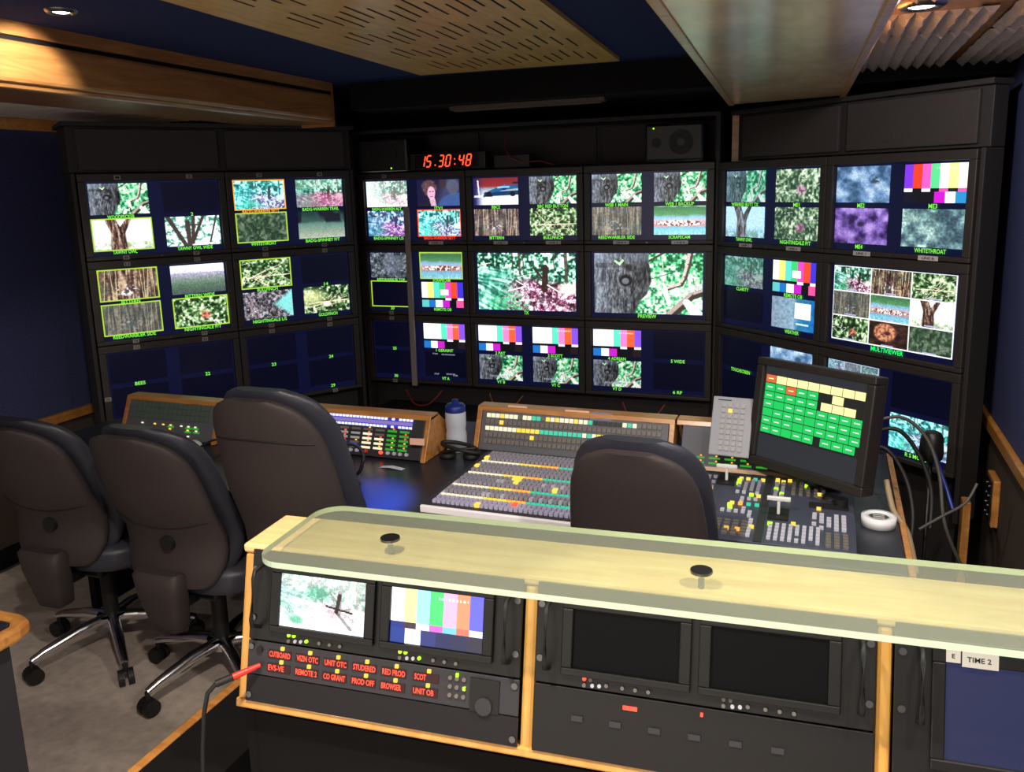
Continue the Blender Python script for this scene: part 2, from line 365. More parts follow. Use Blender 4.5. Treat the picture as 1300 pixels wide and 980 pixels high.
        if kind == 'gold': im = mix(im, (250, 255, 180), (1-st(.1, .45, np.hypot(X-.2, Y-.4)))*.7); im = mix(im, (255, 235, 220), 1-st(.06, .13, np.hypot(X-.5, Y-.7)))
        if kind in ('nest', 'nestpink'):
            c = (.58, .62); b = 1-st(.07, .2, np.hypot((X-c[0])*1.5, Y-c[1]))
            im = mix(im, (210, 120, 96) if kind == 'nest' else (226, 150, 190), b*.9)
            im = mix(im, (80, 40, 40), b*st(.5, .7, vn(H, W, 14, 22, rng))*.8)
        if kind == 'nestpink': im = im*.8+np.array((30, 34, 40))
        if kind == 'nestdark': im = im*.34+np.array((30, 40, 34))
        if kind == 'nestdim': im = im*.5+np.array((40, 50, 50))
    elif kind == 'tealnest':
        im = ramp(contrast(fbm(H, W, 10, 20, rng, 5, .8), 3), [(0, (24, 26, 26)), (.5, (90, 84, 92)), (1, (196, 190, 196))])
        im = mix(im, (130, 220, 215), st(0, .1, (X-.62)*.6-np.abs(Y-.5)*.45+.05)*.95)
        for a in ((.05, .2, .2, .8), (.1, .1, .3, .9), (.2, .2, .12, .8)): im = mix(im, (150, 130, 140), seg(X, Y, *a, .02))
    elif kind == 'greynest':
        n = contrast(fbm(H, W, 10, 18, rng, 5, .8), 2.4); im = ramp(n, [(0, (24, 30, 34)), (.6, (80, 88, 96)), (1, (150, 158, 168))])
        d = np.hypot((X-.55)*1.6, Y-.45); im = mix(im, (120, 124, 146), (1-st(.1, .28, np.abs(d-.2)))*.5)
    elif kind == 'lake':
        e = .05*(vn(H, W, 6, 8, rng)-.5)
        im = ramp(Y+e, [(0, (150, 180, 160)), (.04, (60, 110, 72)), (.3, (84, 140, 90)), (.36, (120, 170, 190)), (.45, (150, 190, 220)), (.5, (190, 170, 180)), (.68, (190, 140, 140)), (.76, (110, 180, 210)), (1, (170, 220, 235))])
        isl = 1-st(.75, 1.0, np.hypot((X-.5)/.52, (Y-.6)/.11)); im = mix(im, ramp(contrast(vn(H, W, 20, 40, rng), 3), [(0, (110, 60, 50)), (.5, (200, 150, 140)), (1, (255, 250, 250))]), isl)
        im = mix(im, (90, 170, 170), st(.8, .9, Y)*contrast(vn(H, W, 3, 50, rng), 2)*.6)
    elif kind in ('bars', 'bars2', 'barsrev', 'barsblue'):
        P = [(255, 255, 255), (250, 245, 120), (90, 215, 200), (60, 200, 110), (220, 70, 190), (235, 70, 40), (60, 50, 210)]
        if kind == 'bars': P = [(255, 255, 255), (255, 250, 225), (255, 240, 235), (90, 225, 190), (245, 130, 200), (250, 95, 50), (130, 80, 230)]
        if kind == 'barsblue': P = [(255, 255, 250), (252, 246, 150), (150, 220, 240), (70, 200, 110), (245, 170, 225), (245, 140, 100), (96, 96, 215)]
        if kind == 'barsrev': P = [(120, 50, 220), (225, 60, 40), (235, 90, 190), (90, 215, 140), (255, 255, 255), (250, 248, 150), (255, 255, 245)]
        im = np.array(P, float)[np.clip((X*7).astype(int), 0, 6)]
        mid = [(20, 20, 30), (20, 20, 30), (10, 10, 20), (20, 10, 30), (240, 230, 255), (10, 10, 20), (250, 250, 255)]
        if kind == 'barsblue': mid = [(20, 40, 120), (60, 40, 60), (250, 250, 255), (230, 100, 190), (110, 190, 240), (230, 110, 90), (220, 225, 255)]
        if kind == 'barsrev': mid = [(255, 255, 255), (10, 10, 20), (240, 240, 255), (10, 10, 20), (230, 80, 170), (20, 20, 30), (220, 90, 170)]
        mm = (Y > .62) & (Y < .72); im = np.where(mm[..., None], np.array(mid, float)[np.clip((X*7).astype(int), 0, 6)], im)
        lo = [(30, 110, 190), (250, 250, 255), (190, 30, 190), (10, 10, 16), (14, 10, 16), (30, 20, 24)]
        if kind == 'barsrev': lo = [(10, 10, 30), (10, 10, 16), (12, 10, 16), (200, 20, 200), (250, 250, 255), (40, 140, 200)]
        if kind == 'barsblue': lo = [(20, 50, 130), (255, 255, 255), (40, 50, 110), (30, 36, 80), (36, 38, 72), (44, 40, 60)]
        if kind == 'bars2': lo = [(90, 190, 190), (30, 110, 190), (250, 250, 255), (190, 30, 190), (10, 10, 16), (230, 80, 150)]
        im = np.where((Y >= .72)[..., None], np.array(lo, float)[np.clip((X*6).astype(int), 0, 5)], im)
        if kind == 'bars2': im = np.where(((np.abs(X-.55) < .1) & (np.abs(Y-.4) < .12))[..., None], 235., im)
        else:
            t = (np.abs(Y-.12) < .03) & ((np.abs(X-.68) < .16)) & (np.sin(X*160) > -.3); im = np.where(t[..., None], im*.4+150, im)
    elif kind == 'person':
        im = ramp(X+.2*Y, [(0, (20, 20, 60)), (.5, (30, 26, 50)), (.75, (60, 62, 96)), (1.2, (40, 40, 70))])
        im = mix(im, (60, 84, 140), 1-st(.9, 1.05, np.hypot((X-.95)/.45, (Y-1.0)/.5))); im = mix(im, (90, 92, 112), (1-st(.7, 1.1, np.hypot((X-.85)/.16, (Y-.28)/.34)))*.8); im = mix(im, (60, 44, 50), 1-st(.7, 1.0, np.hypot((X-.62)/.09, (Y-.12)/.25)))
        im = mix(im, (104, 74, 70), (1-st(.75, 1.05, np.hypot((X-.29)/.19, (Y-.30)/.33)+.3*(vn(H, W, 14, 20, rng)-.5)))*(.55+.6*vn(H, W, 20, 30, rng)))
        im = mix(im, (228, 170, 200), 1-st(.85, 1.0, np.hypot((X-.34)/.1, (Y-.5)/.27)))
        im = mix(im, (70, 40, 60), (1-st(.01, .03, np.hypot(X-.31, Y-.45)))+(1-st(.01, .03, np.hypot(X-.38, Y-.45)))+seg(X, Y, .32, .64, .37, .64, .015))
        im = mix(im, (225, 180, 205), seg(X, Y, .36, .75, .4, 1.1, .12)*.9); im = mix(im, (30, 30, 40), seg(X, Y, .1, 1.0, .25, .95, .12))
    elif kind == 'car':
        im = ramp(Y, [(0, (120, 34, 44)), (.3, (140, 44, 50)), (.4, (150, 160, 170)), (.62, (220, 226, 235)), (1, (250, 250, 255))])
        im = mix(im, (18, 52, 92), seg(X, Y, .28, .6, .98, .56, .085)); im = mix(im, (26, 92, 140), seg(X, Y, .36, .52, .7, .36, .05, .10)+seg(X, Y, .7, .36, 1.0, .34, .10, .06)); im = mix(im, (16, 30, 60), seg(X, Y, .9, .2, 1.0, .2, .04)+seg(X, Y, .2, .68, .42, .66, .03))
        im = mix(im, (150, 200, 230), seg(X, Y, .55, .36, .8, .34, .03)); im = mix(im, (20, 20, 30), (1-st(.08, .11, np.hypot((X-.35)*1.6, Y-.6)))+(1-st(.08, .11, np.hypot((X-.88)*1.6, Y-.6))))
        im = mix(im, (30, 30, 90), 1-st(.0, .25, X)); im = mix(im, (220, 220, 235), seg(X, Y, .1, .1, .13, .7, .03)+seg(X, Y, .03, .68, .2, .68, .04))
    elif kind in ('bluehaze', 'purple', 'tealhaze', 'paleleaf'):
        n = fbm(H, W, 4, 6, rng, 5, .5)
        P = {'bluehaze': [(0, (50, 80, 110)), (.5, (110, 145, 190)), (1, (180, 205, 225))], 'purple': [(0, (40, 24, 70)), (.5, (120, 90, 175)), (1, (180, 150, 220))],
             'tealhaze': [(0, (60, 84, 96)), (.5, (110, 146, 150)), (1, (180, 215, 205))], 'paleleaf': [(0, (60, 90, 130)), (.5, (130, 170, 210)), (1, (210, 235, 250))]}[kind]
        im = ramp(contrast(n, 2.2), P)
        if kind == 'tealhaze': im = im*(.75+.5*vn(H, W, 22, 34, rng))[..., None]
        if kind == 'bluehaze': im = mix(im, (50, 70, 84), (1-st(.05, .14, np.hypot(X-.72, Y-.38)))*st(.4, .6, vn(H, W, 14, 20, rng)))
        if kind == 'purple': im = mix(im, (40, 34, 60), 1-st(.03, .1, np.hypot(X-.5, Y-.45)))
    elif kind == 'weather':
        im = ramp(X+.1*(fbm(H, W, 5, 7, rng)-.5), [(0, (120, 140, 160)), (.5, (130, 160, 180)), (.62, (50, 120, 160)), (1, (20, 100, 170))])
        im *= (.85+.3*vn(H, W, 16, 24, rng))[..., None]; im = np.where(((X > .54) & (X < .9) & (Y > .12) & (Y < .62))[..., None], 250., im)
        im = np.where(((np.abs(X-.72) < .14) & (np.abs(Y-.8) < .03))[..., None], np.array((200, 230, 245.)), im)
    elif kind == 'badger':
        im = ramp(contrast(fbm(H, W, 6, 8, rng), 2), [(0, (20, 12, 12)), (1, (70, 44, 36))])
        im = mix(im, ramp(contrast(vn(H, W, 16, 24, rng), 2), [(0, (130, 74, 56)), (1, (220, 150, 110))]), 1-st(.8, 1.05, np.hypot((X-.42)/.3, (Y-.42)/.38)))
        im = mix(im, (70, 34, 36), 1-st(.03, .12, np.hypot(X-.48, Y-.45)))
    elif kind in ('multi', 'multidim'):
        ks = ['path', 'reeds', 'branches', 'reedsdim', 'lake', 'fork', 'nest', 'badger', 'nestdark']
        im = np.zeros((H, W, 3)); 
        for i in range(9):
            r, c = divmod(i, 3); y0, y1 = H*r//3, H*(r+1)//3; x0, x1 = W*c//3, W*(c+1)//3
            t = paint(ks[i], x1-x0, y1-y0, seed*10+i)
            t[-4:-2, int((x1-x0)*.35):int((x1-x0)*.65)] = (170, 170, 215)
            im[y0:y1, x0:x1] = t
        for r in range(4): k = min(H-1, H*r//3); im[max(0, k-1):k+1] = 250
        for c in range(4): k = min(W-1, W*c//3); im[:, max(0, k-1):k+1] = 250
        if kind == 'multidim': im = im*.5+np.array((60, 80, 100))
    elif kind == 'glare':
        im = paint('path', W, H, seed); im = 255-(255-im)*.55; im = mix(im, (255, 255, 252), st(.45, .9, Y+.3*(vn(H, W, 6, 8, rng)-.5))*.8+(1-st(.1, .35, Y))*.3)
        im = mix(im, (30, 30, 28), seg(X, Y, .7, .3, .67, .6, .04)+seg(X, Y, .55, .52, .85, .6, .02)+seg(X, Y, .66, .6, .84, .9, .03)*.5); im = mix(im, (50, 150, 110), (1-st(.05, .2, np.hypot(X-.45, Y-.3)))*.6+(1-st(.04, .12, np.hypot(X-.2, Y-.85)))*.7)
    im = np.clip(im, 0, 255)
    return im
def add_picture(name, kind, W, H, cx, cz, w, h, y, parent, seed=0, gain=1.0, T=None):
    im = paint(kind, W, H, seed)/255.0
    im = np.where(im <= .04045, im/12.92, ((im+.055)/1.055)**2.4)*gain
    xs = np.linspace(-w/2, w/2, W+1)+cx; zs = cz+h/2-np.linspace(0, h, H+1)
    XX, ZZ = np.meshgrid(xs, zs); co = np.stack([XX, np.full_like(XX, y), ZZ], -1).reshape(-1, 3)
    if T is not None:
        A = np.array(T); co = co@A[:3, :3].T+A[:3, 3]
    idx = np.arange((W+1)*(H+1)).reshape(H+1, W+1)
    q = np.stack([idx[:-1, :-1], idx[1:, :-1], idx[1:, 1:], idx[:-1, 1:]], -1).reshape(-1, 4)
    me = bpy.data.meshes.new(name)
    me.vertices.add(len(co)); me.vertices.foreach_set('co', co.ravel())
    me.loops.add(q.size); me.loops.foreach_set('vertex_index', q.ravel())
    me.polygons.add(len(q)); me.polygons.foreach_set('loop_start', np.arange(len(q))*4); me.polygons.foreach_set('loop_total', np.full(len(q), 4))
    me.update()
    at = me.color_attributes.new('pic', 'FLOAT_COLOR', 'CORNER')
    c = np.ones((H*W, 4, 4)); c[..., :3] = im.reshape(-1, 1, 3)
    at.data.foreach_set('color', c.ravel().astype(np.float32))
    me.materials.append(M_PIC)
    o = bpy.data.objects.new(name, me); COL.objects.link(o); o.parent = parent
    return o

# ------------------------------------------------------------------ camera
ca = bpy.data.cameras.new('camera'); cam = bpy.data.objects.new('camera', ca); COL.objects.link(cam)
Rr = Vector((0.936, 0.352, -0.027)).normalized(); Uu = Vector((-0.043, 0.19, 0.981)); Uu = (Uu-Uu.dot(Rr)*Rr).normalized(); Bk = Rr.cross(Uu)
mw = Matrix((Rr, Uu, Bk)).transposed().to_4x4(); mw.translation = (0, 0, 1.62); cam.matrix_world = mw
ca.sensor_width = 36; ca.sensor_fit = 'HORIZONTAL'; ca.lens = 36*1065.16/1300; ca.shift_y = -45/1300; ca.clip_start = .05
SC.camera = cam

# ------------------------------------------------------------------ room shell
XL, XR, YB, YF = -3.4, 0.55, -1.3, 4.5
struct(MB().box(XL-.1, XR+.3, YB-.1, YF+.1, -.08, 0, M_FLOOR).build('floor'))
struct(MB().box(XL-.1, XR+.3, YB-.1, YF+.1, 2.1, 2.18, M_BLUECE).build('ceiling'))
o = MB(); o.box(XL-.08, XL, YB, YF, .62, 2.1, M_BLUEC); o.box(XL-.08, XL, YB, YF, 0, .62, M_DKCARP); struct(o.build('wall_left'))
o = MB(); o.box(XR, XR+.08, YB, YF, .79, 2.1, M_BLUEC); o.box(XR, XR+.08, YB, YF, 0, .79, M_DKCARP); struct(o.build('wall_right'))
struct(MB().box(XL-.08, XR+.08, YF, YF+.08, 0, 2.1, M_BLACK).build('wall_far'))
# unseen end wall with a wide opening added so ambient world light enters
struct(MB().box(XL-.08, -2.75, YB-.08, YB, 0, 2.1, M_BLUEC).box(.45, XR+.08, YB-.08, YB, 0, 2.1, M_BLUEC).box(-2.75, .45, YB-.08, YB, 2.04, 2.1, M_BLUEC).build('wall_near'))
struct(MB().box(XL, XL+.03, YB+.01, YF-.01, .575, .62, M_WOOD).build('trim_1', bevel=.006))
struct(MB().box(XR-.02, XR, YB+.01, YF-.01, .745, .79, M_WOOD).build('trim_2', bevel=.006))
struct(MB().box(XL, XL+.02, YB+.01, YF-.01, 0, .09, M_BLACK).box(XL, XL+.032, YB+.01, YF-.01, 0.0, .012, M_CHROMED).build('baseboard_left'))
# lowered side ceilings
struct(MB().box(XL, -2.22, YB, 3.43, 1.985, 2.1, M_FOAM).build('ceiling'))
struct(MB().box(.05, XR, YB, 3.5, 1.995, 2.1, M_WOOD).build('ceiling'))
# left fascia: two boards with a dark gap, rounded lower edge
fx0, fx1 = -2.11, -2.16
def slant(mb, z0, z1, ya, yb, xa, xb, th, m):
    vs = [(xa-th, ya, z0), (xa, ya, z0), (xb, yb, z0), (xb-th, yb, z0), (xa-th, ya, z1), (xa, ya, z1), (xb, yb, z1), (xb-th, yb, z1)]
    return mb.add(vs, [(0, 3, 2, 1), (4, 5, 6, 7), (0, 1, 5, 4), (2, 3, 7, 6), (1, 2, 6, 5), (0, 4, 7, 3)], m)
o = MB(); slant(o, 2.062, 2.1, YB+.01, 3.44, -2.06, -2.155, .04, M_WOODF); slant(o, 2.046, 2.066, YB+.01, 3.44, -2.072, -2.167, .03, M_BLACK); struct(o.build('trim_3'))
o = MB(); slant(o, 1.935, 2.05, YB+.01, 3.44, -2.06, -2.155, .06, M_WOODF); slant(o, 1.92, 1.945, YB+.01, 3.44, -2.075, -2.17, .33, M_WOODF); struct(o.build('trim_4', bevel=.012))
struct(MB().box(XL, XL+.02, YB+.01, 3.4, 1.92, 1.985, M_WOOD).build('trim_5'))
struct(MB().box(-2.47, -2.17, 3.45, 3.47, 1.91, 2.1, M_WOOD).build('trim_6'))
# right wide plank beam
o = MB()
o.prism([(-.10, -1.25), (.18, -1.25), (.0, 3.42), (-.39, 3.52), (-.20, .2)][:0] or [(-.225, .2), (.125, .2), (.012, 3.42), (-.392, 3.52)], 1.91, 1.93, 'z', M_BEAM)
struct(o.build('trim_7', bevel=.003))
o = MB()
o.add([(-.235, .2, 1.905), (-.213, .2, 1.905), (-.38, 3.52, 1.905), (-.402, 3.52, 1.905), (-.235, .2, 2.1), (-.213, .2, 2.1), (-.38, 3.52, 2.1), (-.402, 3.52, 2.1)], [(0, 3, 2, 1), (4, 5, 6, 7), (0, 1, 5, 4), (2, 3, 7, 6), (1, 2, 6, 5), (0, 4, 7, 3)], M_WOOD)
o.add([(.118, .2, 1.90), (.138, .2, 1.90), (.026, 3.42, 1.90), (.006, 3.42, 1.90), (.118, .2, 2.0), (.138, .2, 2.0), (.026, 3.42, 2.0), (.006, 3.42, 2.0)], [(0, 3, 2, 1), (4, 5, 6, 7), (0, 1, 5, 4), (2, 3, 7, 6), (1, 2, 6, 5), (0, 4, 7, 3)], M_WOOD)
struct(o.build('trim_8', bevel=.003))
# dark ceiling box above the middle monitors
struct(MB().box(-2.1, -.42, 3.50, 4.4, 1.98, 2.1, M_BLACK).build('ceiling'))
struct(MB().box(.03, .54, 3.3, 3.5, 1.94, 1.995, M_BLACK).build('trim_9'))

# perforated wooden ceiling panel
t = thing('perforated_ceiling_panel', 'pale wooden ceiling panel cut with staggered dark slots', 'ceiling panel', (-1.24, 2.0, 2.1))
T = Matrix.Identity(4)
def skx(x, y):   # panel edges run very slightly off the room axis
    return x-0.062*(y-.5)
hw = .43
pts = [(skx(-.31-.05, -2.6), -2.6), (skx(.49, -2.6), -2.6), (skx(.49, 1.37), 1.37), (skx(-.36, 1.33), 1.33)]
MB().prism(pts, -.014, 0, 'z', M_PERF).build('board', t)
o = MB(); r2 = random.Random(3)
for j in range(-7, 4):
    for i in range(16):
        x = -.205+.0415*i; y0 = .655-.327*(1-j)+(0, .05, .1, .05)[(i+3) % 4]+(.0 if j < 9 else 0); y1 = min(y0+.175, 1.31)
        if y1-y0 < .03: continue
        o.add([(skx(x, y0), y0, -.0146), (skx(x, y0)+.0075, y0, -.0146), (skx(x, y1)+.0075, y1, -.0146), (skx(x, y1), y1, -.0146)], [(0, 3, 2, 1)], M_BLACK)
tag(o.build('slots', t), 'dark slots cut in the board', kind='stuff')
# slim lamp on dark ceiling
t = thing('strip_light', 'slim unlit strip light fixed under the dark box above the clock', 'light', (-1.28, 3.60, 1.98))
MB().box(-.36, .36, -.02, .02, -.02, 0, mat('strip_body', (80, 66, 60), .5)).build('body', t, bevel=.004)
MB().box(-.34, .34, -.014, .014, -.026, -.02, mat('strip_diffuser', (90, 76, 70), .6)).build('diffuser', t)

# acoustic foam
def foam(name, label, x0, x1, y0, y1, z, amp=.017, pitch=.035):
    n = int(round((x1-x0)/pitch)); vs = []; fs = []
    dx = (x1-x0)/n; prof = []
    for i in range(n): prof += [(x0+i*dx, z), (x0+(i+.62)*dx, z-amp), (x0+(i+.95)*dx, z-.004)]
    prof.append((x1, z))
    rows = max(2, int((y1-y0)/.04)); 
    for k in range(rows+1):
        y = y0+(y1-y0)*k/rows
        for i, (a, b) in enumerate(prof): vs.append((a+.002*math.sin(k*2.1+i), y, b+.0015*math.sin(k*1.7+i*2)))
    m = len(prof)
    for k in range(rows):
        for i in range(m-1): fs.append((k*m+i, k*m+i+1, (k+1)*m+i+1, (k+1)*m+i))
    b = MB(); b.add(vs, fs, M_FOAM)
    # ends
    for k in (0, rows):
        y = y0 if k == 0 else y1
        for i in range(0, m-3, 3):
            b.add([(*(prof[i+j][0], y), prof[i+j][1]) for j in range(4)], [(0, 1, 2, 3)], M_FOAM)
    o = b.build(name); return tag(o, label, 'acoustic foam', 'grey ridged foam panels')
foam('acoustic_foam', 'ridged grey foam between the wooden beam and wall, behind the downlight', .055, .335, 2.62, 3.3, 1.99)
foam('acoustic_foam', 'ridged grey foam strip just beside the lit downlight plate', .055, .335, 2.27, 2.58, 1.99)
foam('acoustic_foam', 'ridged grey foam in front of the right downlight at top edge', .055, .335, .6, 2.06, 1.99)
foam('acoustic_foam', 'ridged grey foam at far right ceiling behind the long wooden strip', .365, .54, 2.62, 3.3, 1.99)
foam('acoustic_foam', 'ridged grey foam at far right ceiling nearest the camera', .365, .54, .6, 2.58, 1.99)
foam('acoustic_foam', 'ridged grey foam under the left soffit above the blue wall', -3.36, -2.5, .4, 3.4, 1.983, pitch=.06)
def downlight(x, y, z, label, s, plate=False, power=0, aim=None, spot=1.2, blend=.5, col=(1, .97, .92)):
    t = thing('downlight', label, 'downlight', (x, y, z), 0, 'ceiling downlights')
    if plate: MB().box(-.13, .13, -.10, .10, -.006, 0, M_WOOD).build('mounting_plate', t)
    zz = -.006 if plate else 0
    MB().lathe([(.030*s, zz-.001), (.033*s, zz-.008), (.042*s, zz-.009), (.050*s, zz-.004), (.052*s, zz)], M_CHROMED).build('ring', t)
    MB().lathe([(0.0001, zz-.007), (.022*s, zz-.006), (.030*s, zz-.003)], E_LAMP).build('lens', t)
    if power:
        li = bpy.data.lights.new('lamp', 'SPOT'); li.energy = power; li.spot_size = spot; li.spot_blend = blend; li.shadow_soft_size = .03; li.color = col
        lo = bpy.data.objects.new('lamp', li); COL.objects.link(lo); lo.parent = t; lo.location = (0, 0, zz-.02-(.02 if plate else 0))
        if aim:
            d = Vector(aim)-Vector((x, y, z)); lo.rotation_euler = d.to_track_quat('-Z', 'Y').to_euler()
    return t
downlight(-1.905, 1.76, 2.1, 'small bright downlight in blue ceiling beside the wooden fascia', .8, power=17, aim=(-2.12, 1.80, 1.97), spot=1.25, blend=.35, col=(1, .93, .78))
downlight(.165, 2.17, 1.995, 'bright chrome-ringed downlight on wooden plate among grey foam', 1, plate=True, power=24, spot=3.14, blend=.05)
# further downlights out of view; the rear corner pair is added for ambient light
BEH = (('over the left end of the front console', -.62, .62, 105), ('over the middle of the front console', .40, .84, 130), ('over the left floor', -2.2, .5, 110),
       ('added for ambient light near the rear left corner', -1.7, -.85, 60), ('added for ambient light near the rear right corner', .2, -.85, 60))
for lab, x, y, pw in BEH:
    downlight(x, y, 1.995 if x > .05 else 2.1, 'ceiling downlight '+lab+', out of view behind the camera', .8, power=pw, spot=3.0, blend=.7, col=(1, .92, .80))
# bodiless spot added to cast the blue glow on the desk
li = bpy.data.lights.new('added_blue_spot', 'SPOT'); li.energy = 160; li.spot_size = .30; li.spot_blend = .9; li.color = (.02, .10, 1); li.shadow_soft_size = .02
lo = bpy.data.objects.new('added_blue_spot', li); COL.objects.link(lo); lo.location = (-1.5, 2.75, 1.5); d = Vector((-1.26, 2.06, .72))-lo.location; lo.rotation_euler = d.to_track_quat('-Z', 'Y').to_euler()

# ------------------------------------------------------------------ monitor walls
CP, RP = .6, .3633
W = [dict(o=Vector((-2.749, 2.915, 1.535)), yaw=math.radians(54.431)), dict(o=Vector((-1.991, 3.857, 1.520)), yaw=0.0), dict(o=Vector((-.241, 3.650, 1.515)), yaw=math.radians(-41.79))]
TU, TW, TH, TS = .1453, .233, .1287, .0745
def wpt(w, u, n, v):   # n towards the viewer
    a = W[w]['yaw']; o = W[w]['o']
    return Vector((o.x+u*math.cos(a)+n*math.sin(a), o.y+u*math.sin(a)-n*math.cos(a), o.z+v))
def caption(txt, cx, cz, m, parent, big=1.0):
    o = MB(); add_text(o, txt, cx, cz, len(txt)*.0108*big, .0155*big, -.0035, m); return o.build('caption', parent)
def monitor(w, c, r, label, tiles, full=None, tags=()):
    """tiles: list of (kind, caption, border) for TL, TR, BL, BR"""
    p = wpt(w, c*CP, 0, -r*RP-.18)
    t = thing('studio_monitor', label, 'monitor', p, W[w]['yaw'], 'studio monitors of the three monitor walls')
    zc = .18
    b = MB(); b.ring(-.298, .298, zc-.1805, zc+.1795, -.269, .269, zc-.164, zc+.147, -.016, .05, M_BEZ); b.build('bezel', t, bevel=.003)
    s = MB(); s.box(-.2688, .2688, 0.002, .048, zc-.1638, zc+.1468, M_LCD); scr = s.build('screen', t)
    MB().cyl((0.0, -.0165, zc-.173), .004, .001, M_CHROMED, axis='y', n=10).build('badge', t)
    sd = (w*100+c*10+r)*7
    if full:
        kind, cap, cm, gain = full
        add_picture('picture', kind, 220 if 'multi' in kind else 200, 123 if 'multi' in kind else 112, 0, zc-.0015, .507, .282, -.0005, scr, sd, gain)
        caption(cap, 0, zc-.1535, cm, scr, 1.15)
    else:
        for i, tl in enumerate(tiles):
            kind, cap, bd = tl[:3]; gain = tl[3] if len(tl) > 3 else 1.0
            cx = (-TU, TU)[i % 2]; cz = zc+(TS, -TS)[i//2]
            if kind == 'blank':
                MB().box(cx-TW/2, cx+TW/2, -.0008, .0005, cz-TH/2, cz+TH/2, M_LCDB).build('blank_picture', scr)
            else:
                add_picture('picture', kind, 100, 56, cx, cz, TW, TH, -.0005, scr, sd+i, gain)
            if kind == 'blank' and cap == 'VT A':
                o = MB()
                for q, (tx, ax, az, ww) in enumerate((('VTA00', -.055, .055, .03), ('00:00:00:00', .02, .053, .075), ('STOP', -.05, -.052, .028), ('00:00 00', .03, -.05, .05), ('TCR', .055, -.056, .03))): add_text(o, tx, cx+ax, cz+az, ww, .008, -.0036, E_WHT2)
                o.build('caption', scr)
            if kind == 'tree' and cap and cap.startswith('VT'):
                o = MB(); add_text(o, '00:00:47:12', cx, cz-.045, .12, .010, -.0036, E_WHT2); o.build('caption', scr)
            bm = {'y': E_YG, 'o': E_OR, 'r': E_RED}.get(bd)
            if bm:
                k = .004
                MB().ring(cx-TW/2-k, cx+TW/2+k, cz-TH/2-k, cz+TH/2+k, cx-TW/2+.001, cx+TW/2-.001, cz-TH/2+.001, cz+TH/2-.001, -.0028, -.001, bm).build('border', scr)
            if cap: caption(cap, cx, cz-TH/2-.0105, {'o': E_OR, 'r': E_RED}.get(bd, E_GRN), scr)
    for (tx, x, z, ww, hh) in tags:
        o = MB(); o.box(x-ww/2, x+ww/2, -.0175, -.016, zc+z-hh/2, zc+z+hh/2, M_PAPER if len(tx) > 3 else M_PAPERD)
        add_text(o, tx, x, zc+z, ww*.6, hh*.55, -.018, M_INK); o.build('tape_label', t)
    return t
def num(a, b, top, x=(-TU, TU)):
    z = .163 if top else -.1725
    return [(str(a), x[0], z, .026, .018), (str(b), x[1], z, .026, .018)]
def line(a, b): return [('LINE %d' % a, -.12, -.1725, .075, .016), ('LINE %d' % b, .15, -.1725, .075, .016)]
B = ('blank', None, None)
monitor(0, 0, 0, 'top left quad-split monitor of left wall, showing WOODPECKER and TAWNY OWL', [('tree', 'WOODPECKER', None), ('blank', '2', None), ('fork', 'TAWNY OWL', 'y'), ('owlwide', 'TAWNY OWL WIDE', None)], tags=num(1, 2, 1)+num(6, 7, 0))
monitor(0, 1, 0, 'top right quad-split monitor of left wall, with orange-framed BADG-WARREN SETT picture', [('path_cyan', 'BADG-WARREN SETT', 'o', 1.1), ('path_pink', 'BADG-WARREN TRAIL', None), ('nestdark', 'WHITETHROAT', 'y'), ('greyfield', 'BADG-SPINNEY P/T', None)], tags=num(3, 4, 1)+num(8, 9, 0))
monitor(0, 0, 1, 'left wall monitor with BITTERN, BITTERN WIDE and REEDWARBLER SIDE pictures', [('reeds', 'BITTERN', 'y'), ('field', 'BITTERN WIDE', None), ('reedsdim', 'REEDWARBLER SIDE', 'y'), ('nest', 'NIGHTINGALE P/T', 'y')], tags=num(11, 12, 1)+num(16, 17, 0))
monitor(0, 1, 1, 'left wall monitor with BULLFINCH, NIGHTINGALE L/S and GOLDFINCH pictures', [('branches', 'BULLFINCH', 'y'), ('blank', '14', None), ('tealnest', 'NIGHTINGALE L/S', None), ('gold', 'GOLDFINCH', None, .9)], tags=num(13, 14, 1)+num(18, 19, 0))
monitor(0, 0, 2, 'blank navy monitor low on left wall captioned BEES', [('blank', 'BEES', None), ('blank', '22', None), B, B], tags=num(21, 22, 1)+[('26', -.283, -.05, .026, .018)])
monitor(0, 1, 2, 'blank navy monitor low on left wall captioned 23 and 24', [('blank', '23', None), ('blank', '24', None), B, ('blank', '29', None)], tags=num(23, 24, 1)+[('29', .15, -.1725, .026, .018)])
monitor(1, 0, 0, 'top monitor under the red clock, with a red-framed picture', [('path_white', 'BADG-WARREN ALT.', None), ('person', 'ITV1', None), ('path_violet', 'BADG-SPINNEY L/S', None), ('path_cyan', 'BADG-WARREN SETT', 'r', 1.15)], tags=[('5', -TU, .163, .026, .018), ('LINE 1', .13, -.1725, .08, .016)])
monitor(1, 1, 0, 'top middle monitor showing a racing car, tree trunk, BITTERN and BULLFINCH', [('car', 'BBC2', None), ('tree', 'BBC RED BUTTON', None), ('reedsgrey', 'BITTERN', None), ('branches', 'BULLFINCH', None, .95)], tags=line(2, 3))
monitor(1, 2, 0, 'top right monitor of middle wall showing WEB 1 MAIN and WEB 1 BACKUP', [('tree', 'WEB 1 MAIN', None), ('tree', 'WEB 1 BACKUP', None), ('reedsdim', 'REEDWARBLER SIDE', None, 1.2), ('lake', 'SCRAPECAM', None, 1.2)], tags=line(4, 5))
monitor(1, 0, 1, 'middle wall monitor with REEDWARBLER TOP, SCRAPECAM and REMOTE OB colour bars', [('greynest', 'REEDWARBLER TOP', None), ('lake', 'SCRAPECAM', 'y', .9), ('blank', '20', 'y'), ('bars2', 'REMOTE OB', None)], tags=[('20', -TU, -.1725, .026, .018)])
